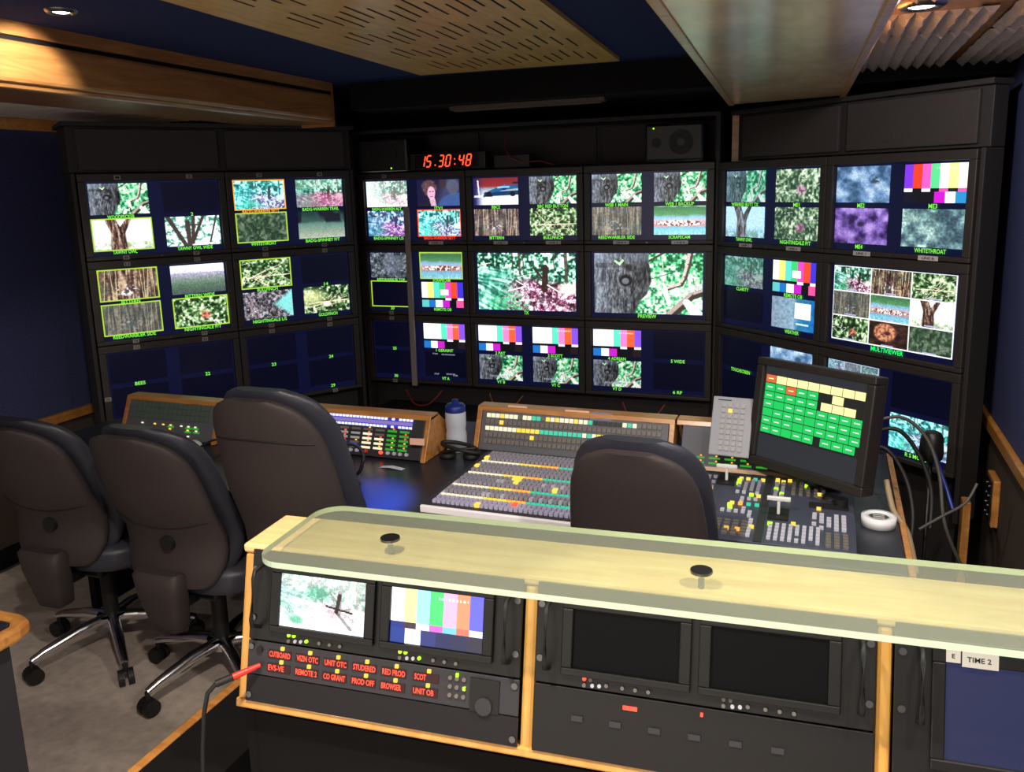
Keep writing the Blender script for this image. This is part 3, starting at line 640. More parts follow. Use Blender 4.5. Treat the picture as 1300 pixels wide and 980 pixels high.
monitor(1, 1, 1, 'full-screen TX monitor showing the woodland path', None, full=('path', 'TX', E_GRN, 1.15))
monitor(1, 2, 1, 'full-screen PREVIEW monitor showing the big grey tree trunk', None, full=('tree', 'PREVIEW', E_GRN, 1.1))
monitor(1, 0, 2, 'bottom middle-wall monitor with 1 GERAINT bars above VT A', [('blank', '25', None), ('bars', '1 GERAINT', None), ('blank', '30', None), ('blank', 'VT A', None)], tags=[('25', -TU, .163, .026, .018), ('30', -TU, -.1725, .026, .018)])
monitor(1, 1, 2, 'bottom middle monitor with 2 PAT and 3 SCOTT colour bars', [('bars', '2 PAT', None), ('bars', '3 SCOTT', None), ('tree', 'VT B', None, .75), ('tree', 'VT C', None, .75)])
monitor(1, 2, 2, 'bottom right monitor of middle wall with 4 ADRIAN bars and blank 5 WIDE', [('bars', '4 ADRIAN', None), ('blank', '5 WIDE', None), ('tree', 'VT D', None, .75), ('blank', '6 RF', None)])
monitor(2, 0, 0, 'top left monitor of right wall showing ME1 and TAWNY OWL', [('treedim', 'WEB/RED BUTT TX', None, .9), ('nestpink', 'ME1', None, .9), ('forkblue', 'TAWNY OWL', None), ('nestpink', 'NIGHTINGALE P/T', None, .8)], tags=line(5, 6))
monitor(2, 1, 0, 'top right monitor of right wall showing ME2 haze and ME3 colour bars', [('bluehaze', 'ME2', None, .9), ('barsrev', 'ME3', None), ('purple', 'ME4', None, .9), ('tealhaze', 'WHITETHROAT', None, .9)], tags=line(7, 8))
monitor(2, 0, 1, 'right wall monitor with CLARITY, REMOTE OB bars and WEATHER map', [('path_dim', 'CLARITY', None, .9), ('bars2', 'REMOTE OB', None), B, ('weather', 'WEATHER', None)])
monitor(2, 1, 1, 'full-screen nine-picture MULTIVIEWER monitor on right wall', None, full=('multi', 'MULTIVIEWER', E_GRN2, .95))
monitor(2, 0, 2, 'blank TOUCHSCREEN monitor behind the grey key panel', [('blank', 'TOUCHSCREEN', None), ('paleleaf', None, None, .8), B, B])
monitor(2, 1, 2, 'bottom right monitor captioned R S MONS, partly behind the touchscreen', [('multidim', None, None, .8), B, B, ('path_cyan', 'R S MONS', None, 1.0)])

# racks / cabinets carrying the monitors
def rack(w, u0, u1, label, ncab, cab=True, depth=.22, cu0=None, ex=.05):
    p = wpt(w, 0, 0, 0); t = thing('monitor_rack', label, 'cabinet', (p.x, p.y, 0), W[w]['yaw']); z = W[w]['o'].z
    zb, zt = z-2*RP-.195, z+.182
    b = MB(); b.box(u0, u1, .055, depth, .1, zt, M_CAB); b.box(u0-.02, u0-.003, -.01, depth, .45, zt, M_CAB); b.box(u1+.003, u1+.02, -.01, depth, .45, zt, M_CAB); b.build('carcass', t, bevel=.003)
    cu0 = u0 if cu0 is None else cu0
    if cab:
        b = MB(); b.box(cu0-.02, u1+.02, .012, depth+ex, zt+.002, z+.372, M_CAB); b.box(cu0-.035, u1+.035, -.02, depth+ex, z+.372, z+.39, M_CAB); b.build('upper_cabinet', t, bevel=.003)
        n = ncab; dw = (u1-cu0)/n
        for i in range(n):
            d = MB(); d.box(cu0+i*dw+.018, cu0+(i+1)*dw-.018, -.004, .011, zt+.014, z+.362, M_CABP)
            d.build('cabinet_door', t, bevel=.003)
    return t
rack(0, -.3, .9, 'dark rack and overhead cabinets of the left monitor wall', 2)
rack(2, -.3, .9, 'dark rack and overhead cabinets of the right monitor wall', 2, cu0=-.19, depth=.085, ex=0)
t = rack(1, -.3, 1.5, 'dark rack of the middle monitor wall with open shelf above', 3, cab=False)
z = W[1]['o'].z; zt = z+.182
b = MB(); b.box(-.3, 1.5, .24, .26, zt, z+.39, M_CAB); b.box(-.3, 1.5, -.01, .26, z+.375, z+.392, M_CAB); b.box(-.32, -.3, -.01, .26, zt, z+.392, M_CAB); b.box(1.5, 1.52, -.01, .26, zt, z+.392, M_CAB); b.build('shelf_recess', t)
for i, (a, b_) in enumerate(((-.28, .28), (.31, .90), (.93, 1.48))):
    MB().box(a, b_, .225, .238, zt+.012, z+.368, M_CABP).build('back_panel', t, bevel=.002)
# grey conduit down the middle wall
p = wpt(1, -.022, .03, -2*RP-.19)
o = MB().box(-.014, .014, -.006, .008, 0, .925, mat('grey_conduit', (150, 136, 132), .6)).build('cable_conduit', bevel=.002); o.location = (p.x, p.y, p.z); tag(o, 'pale grey vertical conduit running down the middle monitor wall', 'conduit')
# clock
p = wpt(1, .225, .06, .188)
t = thing('digital_clock', 'black digital clock with red digits reading 15.30:48 on the monitors', 'clock', p)
MB().box(-.205, .205, 0, .06, 0, .078, M_BLKP).build('case', t, bevel=.004)
MB().box(-.17, .17, -.003, .0, .008, .07, mat('clock_glass', (30, 6, 8), .2)).build('window', t)
SEG = {'0': 'abcdef', '1': 'bc', '2': 'abged', '3': 'abgcd', '4': 'fgbc', '5': 'afgcd', '8': 'abcdefg'}
def digit(ch, cx, w=.030, h=.052, z0=.013):
    o = MB(); sl = .22
    def bar(x0, zz0, x1, zz1, t_=.0032):
        P = [(x0, zz0), (x1, zz1)]; dx, dz = x1-x0, zz1-zz0; L = math.hypot(dx, dz); nx, nz = -dz/L*t_, dx/L*t_
        q = [(x0+nx, zz0+nz), (x0-nx, zz0-nz), (x1-nx, zz1-nz), (x1+nx, zz1+nz)]
        o.add([(cx+a+sl*(c-.026), -.004, z0+c) for a, c in q], [(0, 1, 2, 3)], E_CLK)
    hw_ = w/2-.004; g = .0022
    S = {'a': (-hw_+g, h, hw_-g, h), 'd': (-hw_+g, 0, hw_-g, 0), 'g': (-hw_+g, h/2, hw_-g, h/2), 'f': (-hw_, h/2+g, -hw_, h-g), 'b': (hw_, h/2+g, hw_, h-g), 'e': (-hw_, g, -hw_, h/2-g), 'c': (hw_, g, hw_, h/2-g)}
    for k in SEG[ch]: bar(*S[k])
    return o.build('digit', t)
for ch, cx in zip('153048', (-.145, -.112, -.045, -.008, .062, .1)): digit(ch, cx+.02)
o = MB()
for cx, zs in ((-.078+.02, (.02,)), (.027+.02, (.022, .046))):
    for zz in zs: o.add([(cx-.003, -.004, zz-.003), (cx+.003, -.004, zz-.003), (cx+.003, -.004, zz+.003), (cx-.003, -.004, zz+.003)], [(0, 1, 2, 3)], E_CLK)
o.build('colon', t)
# speakers on the shelf
def speaker(p, w, h, d, label, led, rz=0):
    t = thing('loudspeaker', label, 'speaker', p, rz)
    MB().box(-w/2, w/2, 0, d, 0, h, M_BLKP).build('cabinet', t, bevel=.012)
    MB().cyl((w*.12, -.004, h*.5), h*.32, .006, M_RUB, axis='y', n=28).cyl((w*.12, -.006, h*.5), h*.1, .004, M_BLKP, axis='y').build('woofer', t)
    MB().cyl((-w*.3, -.004, h*.5), h*.13, .006, M_RUB, axis='y').build('tweeter', t)
    MB().cyl((led[0], -.003, led[1]), .0035, .002, E_LEDG, axis='y', n=8).build('power_light', t)
speaker(wpt(1, 1.325, .05, .185), .26, .165, .16, 'black loudspeaker with green light, right end of middle shelf', (-.09, .145))
speaker(wpt(1, -.11, .09, .185), .28, .16, .2, 'black loudspeaker in the left corner beside the clock', (.05, .015))
# small black control box right of clock
o = MB().box(-.09, .09, 0, .06, 0, .06, M_BLKP).build('junction_box', bevel=.004); o.location = wpt(1, .56, .05, .185); tag(o, 'small black box on shelf right of the red clock', 'box')
# red cable hanging above middle monitors
p0 = wpt(1, .55, .0, .36)
o = MB().tube([wpt(1, .53, .03, .35), wpt(1, .53, .06, .28), wpt(1, .56, .07, .23), wpt(1, .62, .06, .205), wpt(1, .70, .04, .21), wpt(1, .76, .02, .192)], .003, M_REDC).build('red_cable'); tag(o, 'thin red cable drooping above the middle monitor wall', 'cable')
# corner posts
for w_, u, lab in ((1, -.39, 'brown wooden post in the corner left of the clock wall'), (1, 1.60, 'short brown wooden strip in the corner right of the shelf')):
    p = wpt(w_, u, -.03, 0)
    z0 = 0 if u < 0 else 1.69
    o = MB().box(-.04, .04, 0, .02, z0, 1.9, M_WOOD).build('corner_post'); o.location = (p.x, p.y+.05, 0); tag(o, lab, 'post')
# warm lamp above left cabinets
t = thing('cabinet_lamp', 'small warm glowing lamp above the left overhead cabinets', 'lamp', wpt(0, .52, -.1, .392))
MB().box(-.04, .04, -.02, .02, 0, .02, M_BLKP).build('body', t); MB().box(-.035, .035, -.022, -.0205, .004, .018, E_WARM).build('lens', t)
li = bpy.data.lights.new('glow', 'POINT'); li.energy = 1.2; li.color = (1, .62, .25); li.shadow_soft_size = .02; lo = bpy.data.objects.new('glow', li); COL.objects.link(lo); lo.parent = t; lo.location = (0, -.06, .035)

# ------------------------------------------------------------------ desk
ZD = .72
t = thing('control_desk', 'long black control desk in front of the monitor walls', 'desk', (-1.2, 2.4, 0))
b = MB(); b.prism([(-1.55, -.42), (1.4, -.42), (1.4, .5), (-1.1, .5), (-1.55, .12)], ZD-.03, ZD, 'z', M_DESK); b.build('worktop', t, bevel=.004)
MB().box(1.38, 1.395, .0, .45, .02, ZD-.032, M_BLACK).box(-1.2, 1.38, .38, .4, .05, ZD-.032, M_BLACK).build('back_panel', t)
for x in (-1.5, -.45, .45): MB().box(x-.015, x+.015, -.1, .1, 0, ZD-.032, M_BLACK).build('support', t)
b = MB(); b.box(1.4, 1.416, -.42, .5, ZD-.03, ZD+.004, M_WOOD); b.build('edge_strip', t, bevel=.003)
o = MB().box(-2.15, -.55, 3.4, 3.83, 0, .52, M_BLACK).box(-2.15, -.55, 3.38, 3.41, .50, .56, mat('ledge_brown', (44, 34, 30), .7)).build('monitor_plinth', bevel=.004); tag(o, 'low black plinth beneath the middle monitor wall', 'plinth')
# low equipment in the dark well at the right
o = MB().box(.30, .53, 1.5, 2.75, 0, .30, M_BLACK).build('equipment_case', bevel=.01); tag(o, 'low black case in the dark well right of the desk', 'case')

# ------------------------------------------------------------------ desk consoles
TILT = math.atan2(.062, .14)
def face_T(x0, y0, z0=ZD, tilt=TILT):
    return Matrix.Translation((0, 0, .004)) @ Matrix.Rotation(-tilt, 4, 'X')
def console(x0, x1, y0, label, h=.155, tilt=TILT, depth=.2, cheeks=(1, 1), panel=None, panel_name='front_panel'):
    """root at the left front bottom corner; the face leans back; face coordinates: x, -y outwards, z up the face"""
    t = thing('control_console', label, 'console', (x0, y0, ZD+.001), 0, 'slanted consoles along the desk'); w = x1-x0
    T = Matrix.Rotation(-tilt, 4, 'X'); ty, tz = h*math.sin(tilt), h*math.cos(tilt)
    prof = [(-.006, 0), (ty-.006, tz), (ty+.05, tz), (depth, tz*.55), (depth, 0)]
    for k, side in enumerate(cheeks):
        if side:
            a, b_ = ((0, .018), (w-.018, w))[k]
            MB().prism(prof, a, b_, 'x', M_WOOD).build('side_cheek', t, bevel=.002)
    MB().prism([(ty-.012, tz-.012), (ty-.005, tz+.004), (ty+.05, tz+.004), (ty+.05, tz-.008)], .0, w, 'x', M_WOOD).build('top_board', t, bevel=.002)
    MB().prism([(.012, .004), (ty+.004, tz-.013), (ty+.045, tz-.013), (depth-.01, tz*.5), (depth-.01, .004)], .019, w-.019, 'x', M_BLACK).build('body', t)
    if panel: 
        o = MB(T); o.box(.02, w-.02, -.003, .006, .004, h-.013, panel); o.build(panel_name, t, bevel=.0015)
    return t, T, w
def btn(mb, x, z, w, h, m, d=.006, y=-.003):
    mb.box(x-w/2, x+w/2, y-d, y, z-h/2, z+h/2, m)
# console 1 (left): key grid
t, T, w = console(-2.52, -2.07, 2.36, 'left slanted console in a wooden frame with dark key grid', panel=M_GREYM)
o = MB(T)
for r in range(3):
    for c in range(17):
        btn(o, .055+c*.0212, .128-r*.0215, .018, .017, mat('faint_glow_green_key', (74, 86, 76), .4, emis=(30, 40, 32), estr=.5))  # faint emission put into the key colour to lift it
tag(o.build('key_grid', t), 'dark green key grid', kind='stuff')
for k, (x, z, m) in enumerate([(.10, .056, E_LEDW), (.16, .056, E_LEDY), (.2, .056, E_LEDY), (.235, .056, E_LEDY), (.235, .042, E_LEDY), (.285, .056, E_LEDW), (.318, .056, E_LEDW), (.35, .056, E_LEDW), (.318, .042, E_LEDY), (.357, .042, E_LEDW), (.325, .02, E_LEDW)]):
    o = MB(T); btn(o, x, z, .006, .005, m); o.build('indicator_light', t)
for k, (x, z) in enumerate([(.318, .05), (.35, .05), (.318, .036), (.357, .036), (.235, .05)]):
    o = MB(T); btn(o, x, z, .028, .006, E_LEDG2, d=.002); o.build('display', t)
# console 2 (sound / comms)
t, T, w = console(-1.76, -1.233, 2.39, 'slanted wooden console with bright blue-white light rows', panel=M_GREYD)
o = MB(T); o.box(.03, w-.065, -.005, -.003, .108, .138, em('strip_navy', (50, 52, 190), 1.0)); o.box(.03, w-.065, -.006, -.005, .117, .129, em('strip_lilac', (140, 120, 190), 1.0)); o.build('light_strip', t)
for r in range(2):
    for c in range(31):
        if c in (24, 26): continue
        o = MB(T); btn(o, .04+c*.0139, .136-r*.026, .009, .007, E_LEDB); o.build('indicator_light', t)
r1 = random.Random(5)
for r in range(5):
    for c in range(9):
        x = .06+c*.047; z = .095-r*.0155
        m = M_KEYD; 
        if c in (5, 6) and r > 0 and not (c == 6 and r == 1): m = E_LEDW
        elif c in (3, 4) and r in (1, 2): m = M_KEYL
        elif c in (0, 1, 2, 7, 8): m = E_LEDG2
        o = MB(T); btn(o, x, z, .034, .0075, m, d=.003); o.build('display', t)
        if r1.random() < .7: 
            o = MB(T); btn(o, x+.006, z+.0075, .005, .004, r1.choice((E_LEDR, E_LEDY, E_LEDO)), d=.004); o.build('indicator_light', t)
for x, m in ((.3, M_REDP), (.358, E_LEDR), (.385, M_KEYL), (.41, M_KEYL), (.432, M_KEYL), (.456, M_KEYL), (.225, M_KEYL), (.24, M_KEYL), (.265, M_KEYL)):
    o = MB(T); o.cyl((x, -.003, .02), .006, -.008, m, axis='y', n=12); o.build('push_button', t)
# console 3 (switcher monitor panel) spanning to the touchscreen
t, T, w = console(-1.135, -.445, 2.565, 'long slanted middle console with amber and teal button rows', panel=M_GREYM, h=.155)
rows = []
def row_button(o, r, c, m): btn(o, .045+c*.0166, .125-r*.0225, .0125, .0135, m)
Y_, Wh, Te, Of = E_LEDY, E_LEDW, E_LEDT, M_KEYD
pat = {0: {**{c: Wh for c in range(7)}, 3: Y_, 8: Wh, 9: Wh, 10: Te, 11: Te, 13: Y_, **{c: Wh for c in range(14, 22)}, 15: Y_, 19: Y_, 22: Te, 29: Wh, 30: Te, 31: Wh},
       1: {3: Y_}, 2: {**{c: Wh for c in range(7)}, **{c: Y_ for c in range(7, 12)}, **{c: Te for c in range(12, 21)}, 21: Wh, 22: Te, 23: Wh, 24: Y_, 25: Y_}, 3: {10: Y_}, 4: {}}
off = MB(T)
for r in range(5):
    for c in range(37):
        m = pat[r].get(c)
        if m:
            o = MB(T); row_button(o, r, c, m); o.build('lit_button', t)
        else: row_button(off, r, c, M_KEYD if not (r == 0 and 22 < c < 29) else mat('key_dark_green', (30, 44, 32), .5))
tag(off.build('faint_glow_buttons', t), 'grey unlit buttons with a faint added glow', kind='stuff')
# console 4: blue-grey continuation
t, T, w = console(-.44, .06, 2.565, 'blank blue-grey slanted console behind key panel and touchscreen', panel=M_PANEL, h=.155, cheeks=(0, 1))
MB(T).box(0, w, -.012, .0, -.0, .014, M_WOOD).build('bottom_rail', t)
for r in range(2):
    for c in range(10):
        o = MB(T); btn(o, .03+c*.048, .042-r*.016, .034, .006, E_LEDG2, d=.003); o.build('display', t)
        o = MB(T); btn(o, .036+c*.048, .049-r*.016, .005, .004, E_LEDO, d=.004); o.build('indicator_light', t)
# sticky notes on console tops
def note(name, label, p, w, h, m, rz=0, rx=0, txt=None, cat='label'):
    o = MB(); o.box(-w/2, w/2, -.0006, .0006, 0, h, m)
    if txt: add_text(o, txt, 0, h/2, w*.7, h*.4, -.001, M_INK)
    o = o.build(name); o.location = p; o.rotation_euler = (rx, 0, rz); return tag(o, label, cat)
note('paper_label', 'small pink paper label at left end of the middle console top', (-.99, 2.622, .852), .07, .022, M_PINK, rx=-.4, txt='LINE 1')
note('paper_label', 'long pink paper label at centre of the middle console top', (-.775, 2.618, .850), .085, .024, M_PINK, rx=-.4, txt='ST 1 : 2')
note('paper_label', 'blue-grey label beside the long pink one on middle console', (-.69, 2.616, .846), .075, .026, mat('blue_label', (120, 125, 170), .6), rx=-.4, txt='REMOTE 2')
note('paper_label', 'pink paper label stuck on right cheek of light-row console', (-1.255, 2.378, .785), .052, .022, M_PINK, rx=-.2, rz=.1)

# ------------------------------------------------------------------ vision mixer panel (flat)
t = thing('vision_mixer', 'large flat vision mixer with long rows of amber and teal buttons', 'mixer', (-1.055, 2.008, ZD+.001))
MB().box(0, .70, 0, .50, 0, .022, M_GREYD).build('body', t, bevel=.003)
MB().box(0.0, .70, -.012, -.0005, .0, .021, mat('white_rail', (244, 240, 246), .35)).build('front_rail', t, bevel=.003)
o = MB().box(.03, .038, .08, .20, .0225, .024, M_WHITE).build('label_strip', t)
o.location = (-.012, 0, 0)
def tb(mb, x, y, w, h, m, z=.022, d=.006): mb.box(x-w/2, x+w/2, y-h/2, y+h/2, z, z+d, m)
NR, NC = 17, 46
litrow = {13: 18, 9: 17, 5: 17, 2: 18}     # row index from the front -> teal start column
off = MB(); lit_rest = MB(); nlit = 0
specials = {(14, 0): 1, (11, 0): 1, (11, 31): 1, (10, 31): 1, (8, 12): 1, (8, 11): 1, (7, 12): 1, (4, 31): 1, (4, 32): 1, (0, 9): 1, (6, 21): 1, (1, 16): 2}
for r in range(NR):
    y = .024+r*.0278
    for c in range(NC):
        x = .032+c*.0145
        if x > .69: continue
        if r in litrow:
            s0 = litrow[r]
            m = E_LEDW if c < s0*.45 else (E_LEDY if c < s0*.75 else (E_LEDO if c < s0 else E_LEDT))
            if c > s0+12 and c % 5 == 0: m = E_LEDW
            if c > 36: m = E_LEDY
            if r in (2, 5) and nlit < 96 and c < 30:
                o = MB(); tb(o, x, y, .0115, .007, m); o.build('lit_button', t); nlit += 1
            else: tb(lit_rest, x, y, .0115, .007, m)
        elif (r, c) in specials: tb(lit_rest, x, y, .013, .019, E_LEDY if specials[(r, c)] == 1 else E_LEDR, d=.010)
        else:
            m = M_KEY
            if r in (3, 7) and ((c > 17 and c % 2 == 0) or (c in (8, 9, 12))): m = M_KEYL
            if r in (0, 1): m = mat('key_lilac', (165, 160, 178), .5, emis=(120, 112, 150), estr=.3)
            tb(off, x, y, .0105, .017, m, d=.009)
tag(lit_rest.build('lit_button_rows', t), 'further amber, white and teal lit buttons', kind='stuff')
tag(off.build('faint_glow_buttons', t), 'grey unlit buttons with a faint added glow', kind='stuff')

# effects panel on the right
t = thing('effects_panel', 'blue-grey effects panel with fader bars and trackball beneath touchscreen', 'control panel', (-.345, 2.02, ZD+.001))
MB().box(0, .435, 0, .50, 0, .020, M_PANEL).build('body', t, bevel=.003)
MB().box(.195, .215, .0, .5, .0205, .022, M_GREYD).build('divider', t)
rp = random.Random(12)
# lever faders
for x, y in ((.085, .415), (.245, .19), (.045, .2)):
    MB().box(x-.026, x+.026, y-.035, y+.045, .0202, .024, M_RUB).build('fader_slot', t)
    if x != .045:
        o = MB(); o.box(x-.004, x+.004, y-.004, y+.004, .024, .062, M_WHITE); o.box(x-.03, x+.03, y-.006, y+.006, .062, .072, M_WHITE); o.build('fader_bar', t, bevel=.002)
    else:
        o = MB(); o.box(x-.032, x+.032, y-.012, y+.012, .024, .042, M_WHITE); o.build('fader_bar', t, bevel=.004)
def grid(x0, y0, nx, ny, dx, dy, w, h, m, skip=.0):
    o = MB()
    for i in range(nx):
        for j in range(ny):
            if rp.random() < skip: continue
            tb(o, x0+i*dx, y0+j*dy, w, h, m, z=.020)
    return o
of = MB()
def addgrid_(*a, **k):
    a = list(a); a[6] *= .78; a[7] *= .78
    g = grid(*a, **k); n = len(of.v); of.v += g.v; i = of._m(g.m[0]) if g.m else 0
    for f in g.f: of.f.append([q+n for q in f]); of.mi.append(i); of.sm.append(False)
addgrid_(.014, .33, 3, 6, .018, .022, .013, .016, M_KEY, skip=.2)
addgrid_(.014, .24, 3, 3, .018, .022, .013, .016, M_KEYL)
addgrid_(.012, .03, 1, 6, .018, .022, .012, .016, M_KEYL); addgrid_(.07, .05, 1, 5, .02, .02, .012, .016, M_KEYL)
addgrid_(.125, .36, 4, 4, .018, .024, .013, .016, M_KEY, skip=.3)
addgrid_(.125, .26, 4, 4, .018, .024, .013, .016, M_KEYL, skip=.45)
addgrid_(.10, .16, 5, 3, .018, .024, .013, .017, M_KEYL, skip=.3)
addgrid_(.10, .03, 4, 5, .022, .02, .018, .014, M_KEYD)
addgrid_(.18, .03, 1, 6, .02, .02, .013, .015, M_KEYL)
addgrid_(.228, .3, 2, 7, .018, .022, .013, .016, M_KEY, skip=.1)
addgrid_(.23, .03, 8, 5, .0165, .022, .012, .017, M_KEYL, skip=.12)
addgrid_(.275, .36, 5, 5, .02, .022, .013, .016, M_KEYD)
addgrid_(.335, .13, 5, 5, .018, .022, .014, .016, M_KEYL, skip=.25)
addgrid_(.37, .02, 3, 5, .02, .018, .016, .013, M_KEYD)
tag(of.build('faint_glow_buttons', t), 'grey unlit buttons with a faint added glow', kind='stuff')
for x, y, m in ((.125, .445, Y_), (.145, .445, Y_), (.165, .445, Te), (.187, .445, Y_), (.122, .428, E_LEDG), (.122, .412, E_LEDG), (.122, .398, E_LEDG), (.014, .33, Y_), (.032, .33, Y_), (.05, .33, Y_), (.165, .315, E_LEDG), (.185, .31, Y_),
                (.12, .24, Y_), (.142, .24, E_LEDO), (.164, .24, Te), (.186, .24, Te), (.115, .225, E_LEDG), (.118, .205, E_LEDG), (.125, .06, E_LEDO), (.152, .06, E_LEDO), (.185, .085, Y_), (.07, .12, Y_), (.012, .16, Te),
                (.228, .46, E_LEDY), (.228, .44, E_LEDY), (.245, .448, E_LEDY), (.262, .462, E_LEDY), (.228, .38, E_LEDG), (.245, .345, E_LEDG), (.265, .31, Y_), (.31, .43, E_LEDG), (.345, .37, Y_), (.345, .26, Y_), (.228, .12, E_LEDG), (.285, .135, Y_)):
    o = MB(); tb(o, x, y, .0115, .012, m, z=.0205, d=.006); o.build('lit_button', t)
MB().lathe([(.0001, .034), (.018, .030), (.026, .02)], M_RUB, c=(.375, .36, 0)).build('trackball', t)
MB().cyl((.40, .30, .02), .018, .024, M_RUB).build('dial', t)
MB().box(.32, .42, .27, .30, .0205, .026, M_RUB).build('hand_rest', t)

# key panel leaning on the console
t = thing('key_panel', 'light grey upright key panel leaning on the wooden console top', 'control panel', (-.262, 2.475, .806), math.radians(-4.5), rx=-math.radians(23.5))
MB().box(-.060, .060, 0, .012, 0, .180, M_LGREY).build('plate', t, bevel=.003)
for r in range(9):
    for c in range(4):
        m = E_LEDY if (r == 8-1 and c == 1) else mat('key_cream', (160, 158, 160), .5)
        o = MB(); o.box(-.031+c*.019, -.019+c*.019, -.004, 0, .016+r*.0165, .028+r*.0165, m); o.build('key', t)
MB().box(-.045, -.005, -.001, 0, .168, .171, M_INK).build('legend', t)

# ------------------------------------------------------------------ touchscreen
t = thing('touchscreen', 'tilted square touchscreen with green, cream and orange soft keys', 'touchscreen', (-.036, 2.413, .947), math.radians(-36.96), rx=0)
RX = Matrix.Rotation(-math.radians(8.66), 4, 'X') @ Matrix.Rotation(-math.radians(1.0), 4, 'Y')
b = MB(RX); b.ring(-.197, .197, -.163, .158, -.170, .170, -.136, .136, -.012, .03, M_BEZ2); b.box(-.196, .196, .012, .045, -.162, .157, M_BEZ2); b.build('bezel', t, bevel=.004)
b = MB(RX); b.box(-.1695, .1695, .0, .01, -.1355, .1355, E_TBG); scr = b.build('screen', t)
cw, chh = .0372, .0248; gx0 = -.166; gz0 = .112
def cell(c, r, m, name, txt=True, dx=0, dz=0):
    x = gx0+c*cw+dx; z = gz0-r*chh+dz
    o = MB(RX); o.box(x+.0012, x+cw-.0012, -.0012, -.0002, z-chh+.0012, z-.0012, m)
    if txt: o.box(x+cw*.25, x+cw*.75, -.0016, -.0013, z-chh*.55, z-chh*.42, E_WHT if m is E_TG else E_TY)
    o.build(name, scr)
b = MB(RX); b.box(gx0, gx0+9*cw, -.0001, .0, gz0-7.2*chh, gz0, E_TDK); b.build('key_area', scr)
for c in range(9): cell(c, 0, E_TR if c == 0 else E_TY, 'soft_key')
for r in range(1, 7):
    for c in range(5): cell(c, r, E_TR if (r == 1 and c == 2) else E_TG, 'soft_key', txt=(c+r) % 4 != 0 or r < 3)
for r in range(3, 6):
    for c in range(5, 9): cell(c, r, E_TG, 'soft_key')
cell(6.2, 1, E_TY, 'soft_key', txt=False, dz=-.0)
for c in range(3): cell(5.3+c, 2, E_TY, 'soft_key', txt=False)
for c in range(3): cell(5.6+c, 6, E_TG, 'soft_key', dz=-.0)
MB().box(-.05, .05, .05, .075, -.12, .02, M_BLKP).build('bracket', t)
MB().cyl((0, .075, -.205), .018, .2, M_BLKP).cyl((0, .075, -.205), .05, .012, M_BLKP).build('stand', t)
b = MB(); b.cyl((-.0, .075, -.206), .02, .01, M_BLKP); b.build('stand_foot', t)

# ------------------------------------------------------------------ small things on the desk
# masking tape roll
t = thing('tape_roll', 'roll of white tape lying on the desk corner', 'tape', (.148, 2.27, ZD+.001))
b = MB(); b.lathe([(.026, 0), (.043, 0), (.043, .026), (.026, .026), (.026, 0)], M_WHITE, n=36); b.build('tape', t)
b = MB(); b.lathe([(.0001, .022), (.0255, .022)], mat('tape_core_dark', (44, 60, 58), .6), n=24); 
for k in range(3): b.box(-.014, .014, -.014+k*.012, -.009+k*.012, .0225, .023, M_PAPER)
b.build('core_label', t)
# bottle
t = thing('drinks_bottle', 'white sports bottle with dark blue lid between two consoles', 'bottle', (-1.19, 2.55, ZD))
MB().lathe([(.0001, 0), (.034, 0), (.036, .01), (.036, .06), (.033, .075), (.036, .09), (.036, .135), (.033, .145), (.0001, .145)], M_BOTTLE).build('body', t)
MB().lathe([(.035, .14), (.036, .158), (.030, .166), (.013, .168), (.011, .182), (.0001, .184)], M_BLUE).build('lid', t)
# telephone handset cradle (black) at left of mixer
t = thing('headset', 'black folded headset lying on desk beside the white bottle', 'headset', (-1.14, 2.47, ZD))
a = [(.055*math.cos(k*.3)*1.2, .03*math.sin(k*.3), .022+.028*math.sin(k*.15)) for k in range(22)]
MB().tube(a, .007, M_RUB).build('headband', t)
MB().lathe([(.0001, 0), (.026, 0), (.03, .008), (.026, .02), (.0001, .022)], M_RUB, c=(-.045, -.005, 0)).lathe([(.0001, 0), (.026, 0), (.03, .008), (.026, .02), (.0001, .022)], M_RUB, c=(.035, .01, 0)).build('ear_pad', t)
MB().tube([(-.06, -.02, .02), (0, -.035, .04), (.06, -.01, .045)], .006, M_BLKP).build('microphone_arm', t)
# headphones hanging ring on console 2
t = thing('headphones', 'black headphone ring standing against the light-row console', 'headphones', (-1.405, 2.20, ZD))
a = [(.052*math.cos(k*2*PI/24), .01*math.sin(k*.5), .058+.052*math.sin(k*2*PI/24)) for k in range(25)]
MB().tube(a, .006, M_RUB, cap=False).build('headband', t)
MB().cyl((-.05, -.01, .05), .02, .02, M_RUB, axis='y').build('ear_pad', t)
# mouse and cable loop
t = thing('computer_mouse', 'white computer mouse behind the second chair', 'mouse', (-2.11, 2.28, ZD))
vs = MB(); vs.lathe([(.0001, .036), (.018, .033), (.03, .02), (.034, .004), (.034, 0)], M_WHITE); o = vs.build('body', t); o.scale = (.9, 1.5, 1)
o = MB().tube([(-2.08, 2.27, .73), (-2.03, 2.3, .76), (-1.98, 2.33, .765), (-1.93, 2.32, .74), (-1.96, 2.2, .728), (-2.05, 2.16, .727), (-2.11, 2.2, .727)], .0045, M_RUB).build('cable_loop'); tag(o, 'black cable loop on desk beside the white mouse', 'cable')
o = MB().add([(-.04, -.008, 0), (.0, -.012, .004), (.045, -.016, .001), (.048, .004, .001), (.0, .008, .005), (-.036, .01, 0)], [(0, 1, 4, 5), (1, 2, 3, 4)], mat('crumpled_paper', (200, 205, 225), .7)).build('paper_scrap'); o.location = (-1.32, 2.315, ZD+.0015); tag(o, 'small crumpled white paper scrap on the desk', 'paper')
sol = o.modifiers.new('solid', 'SOLIDIFY'); sol.thickness = .0012
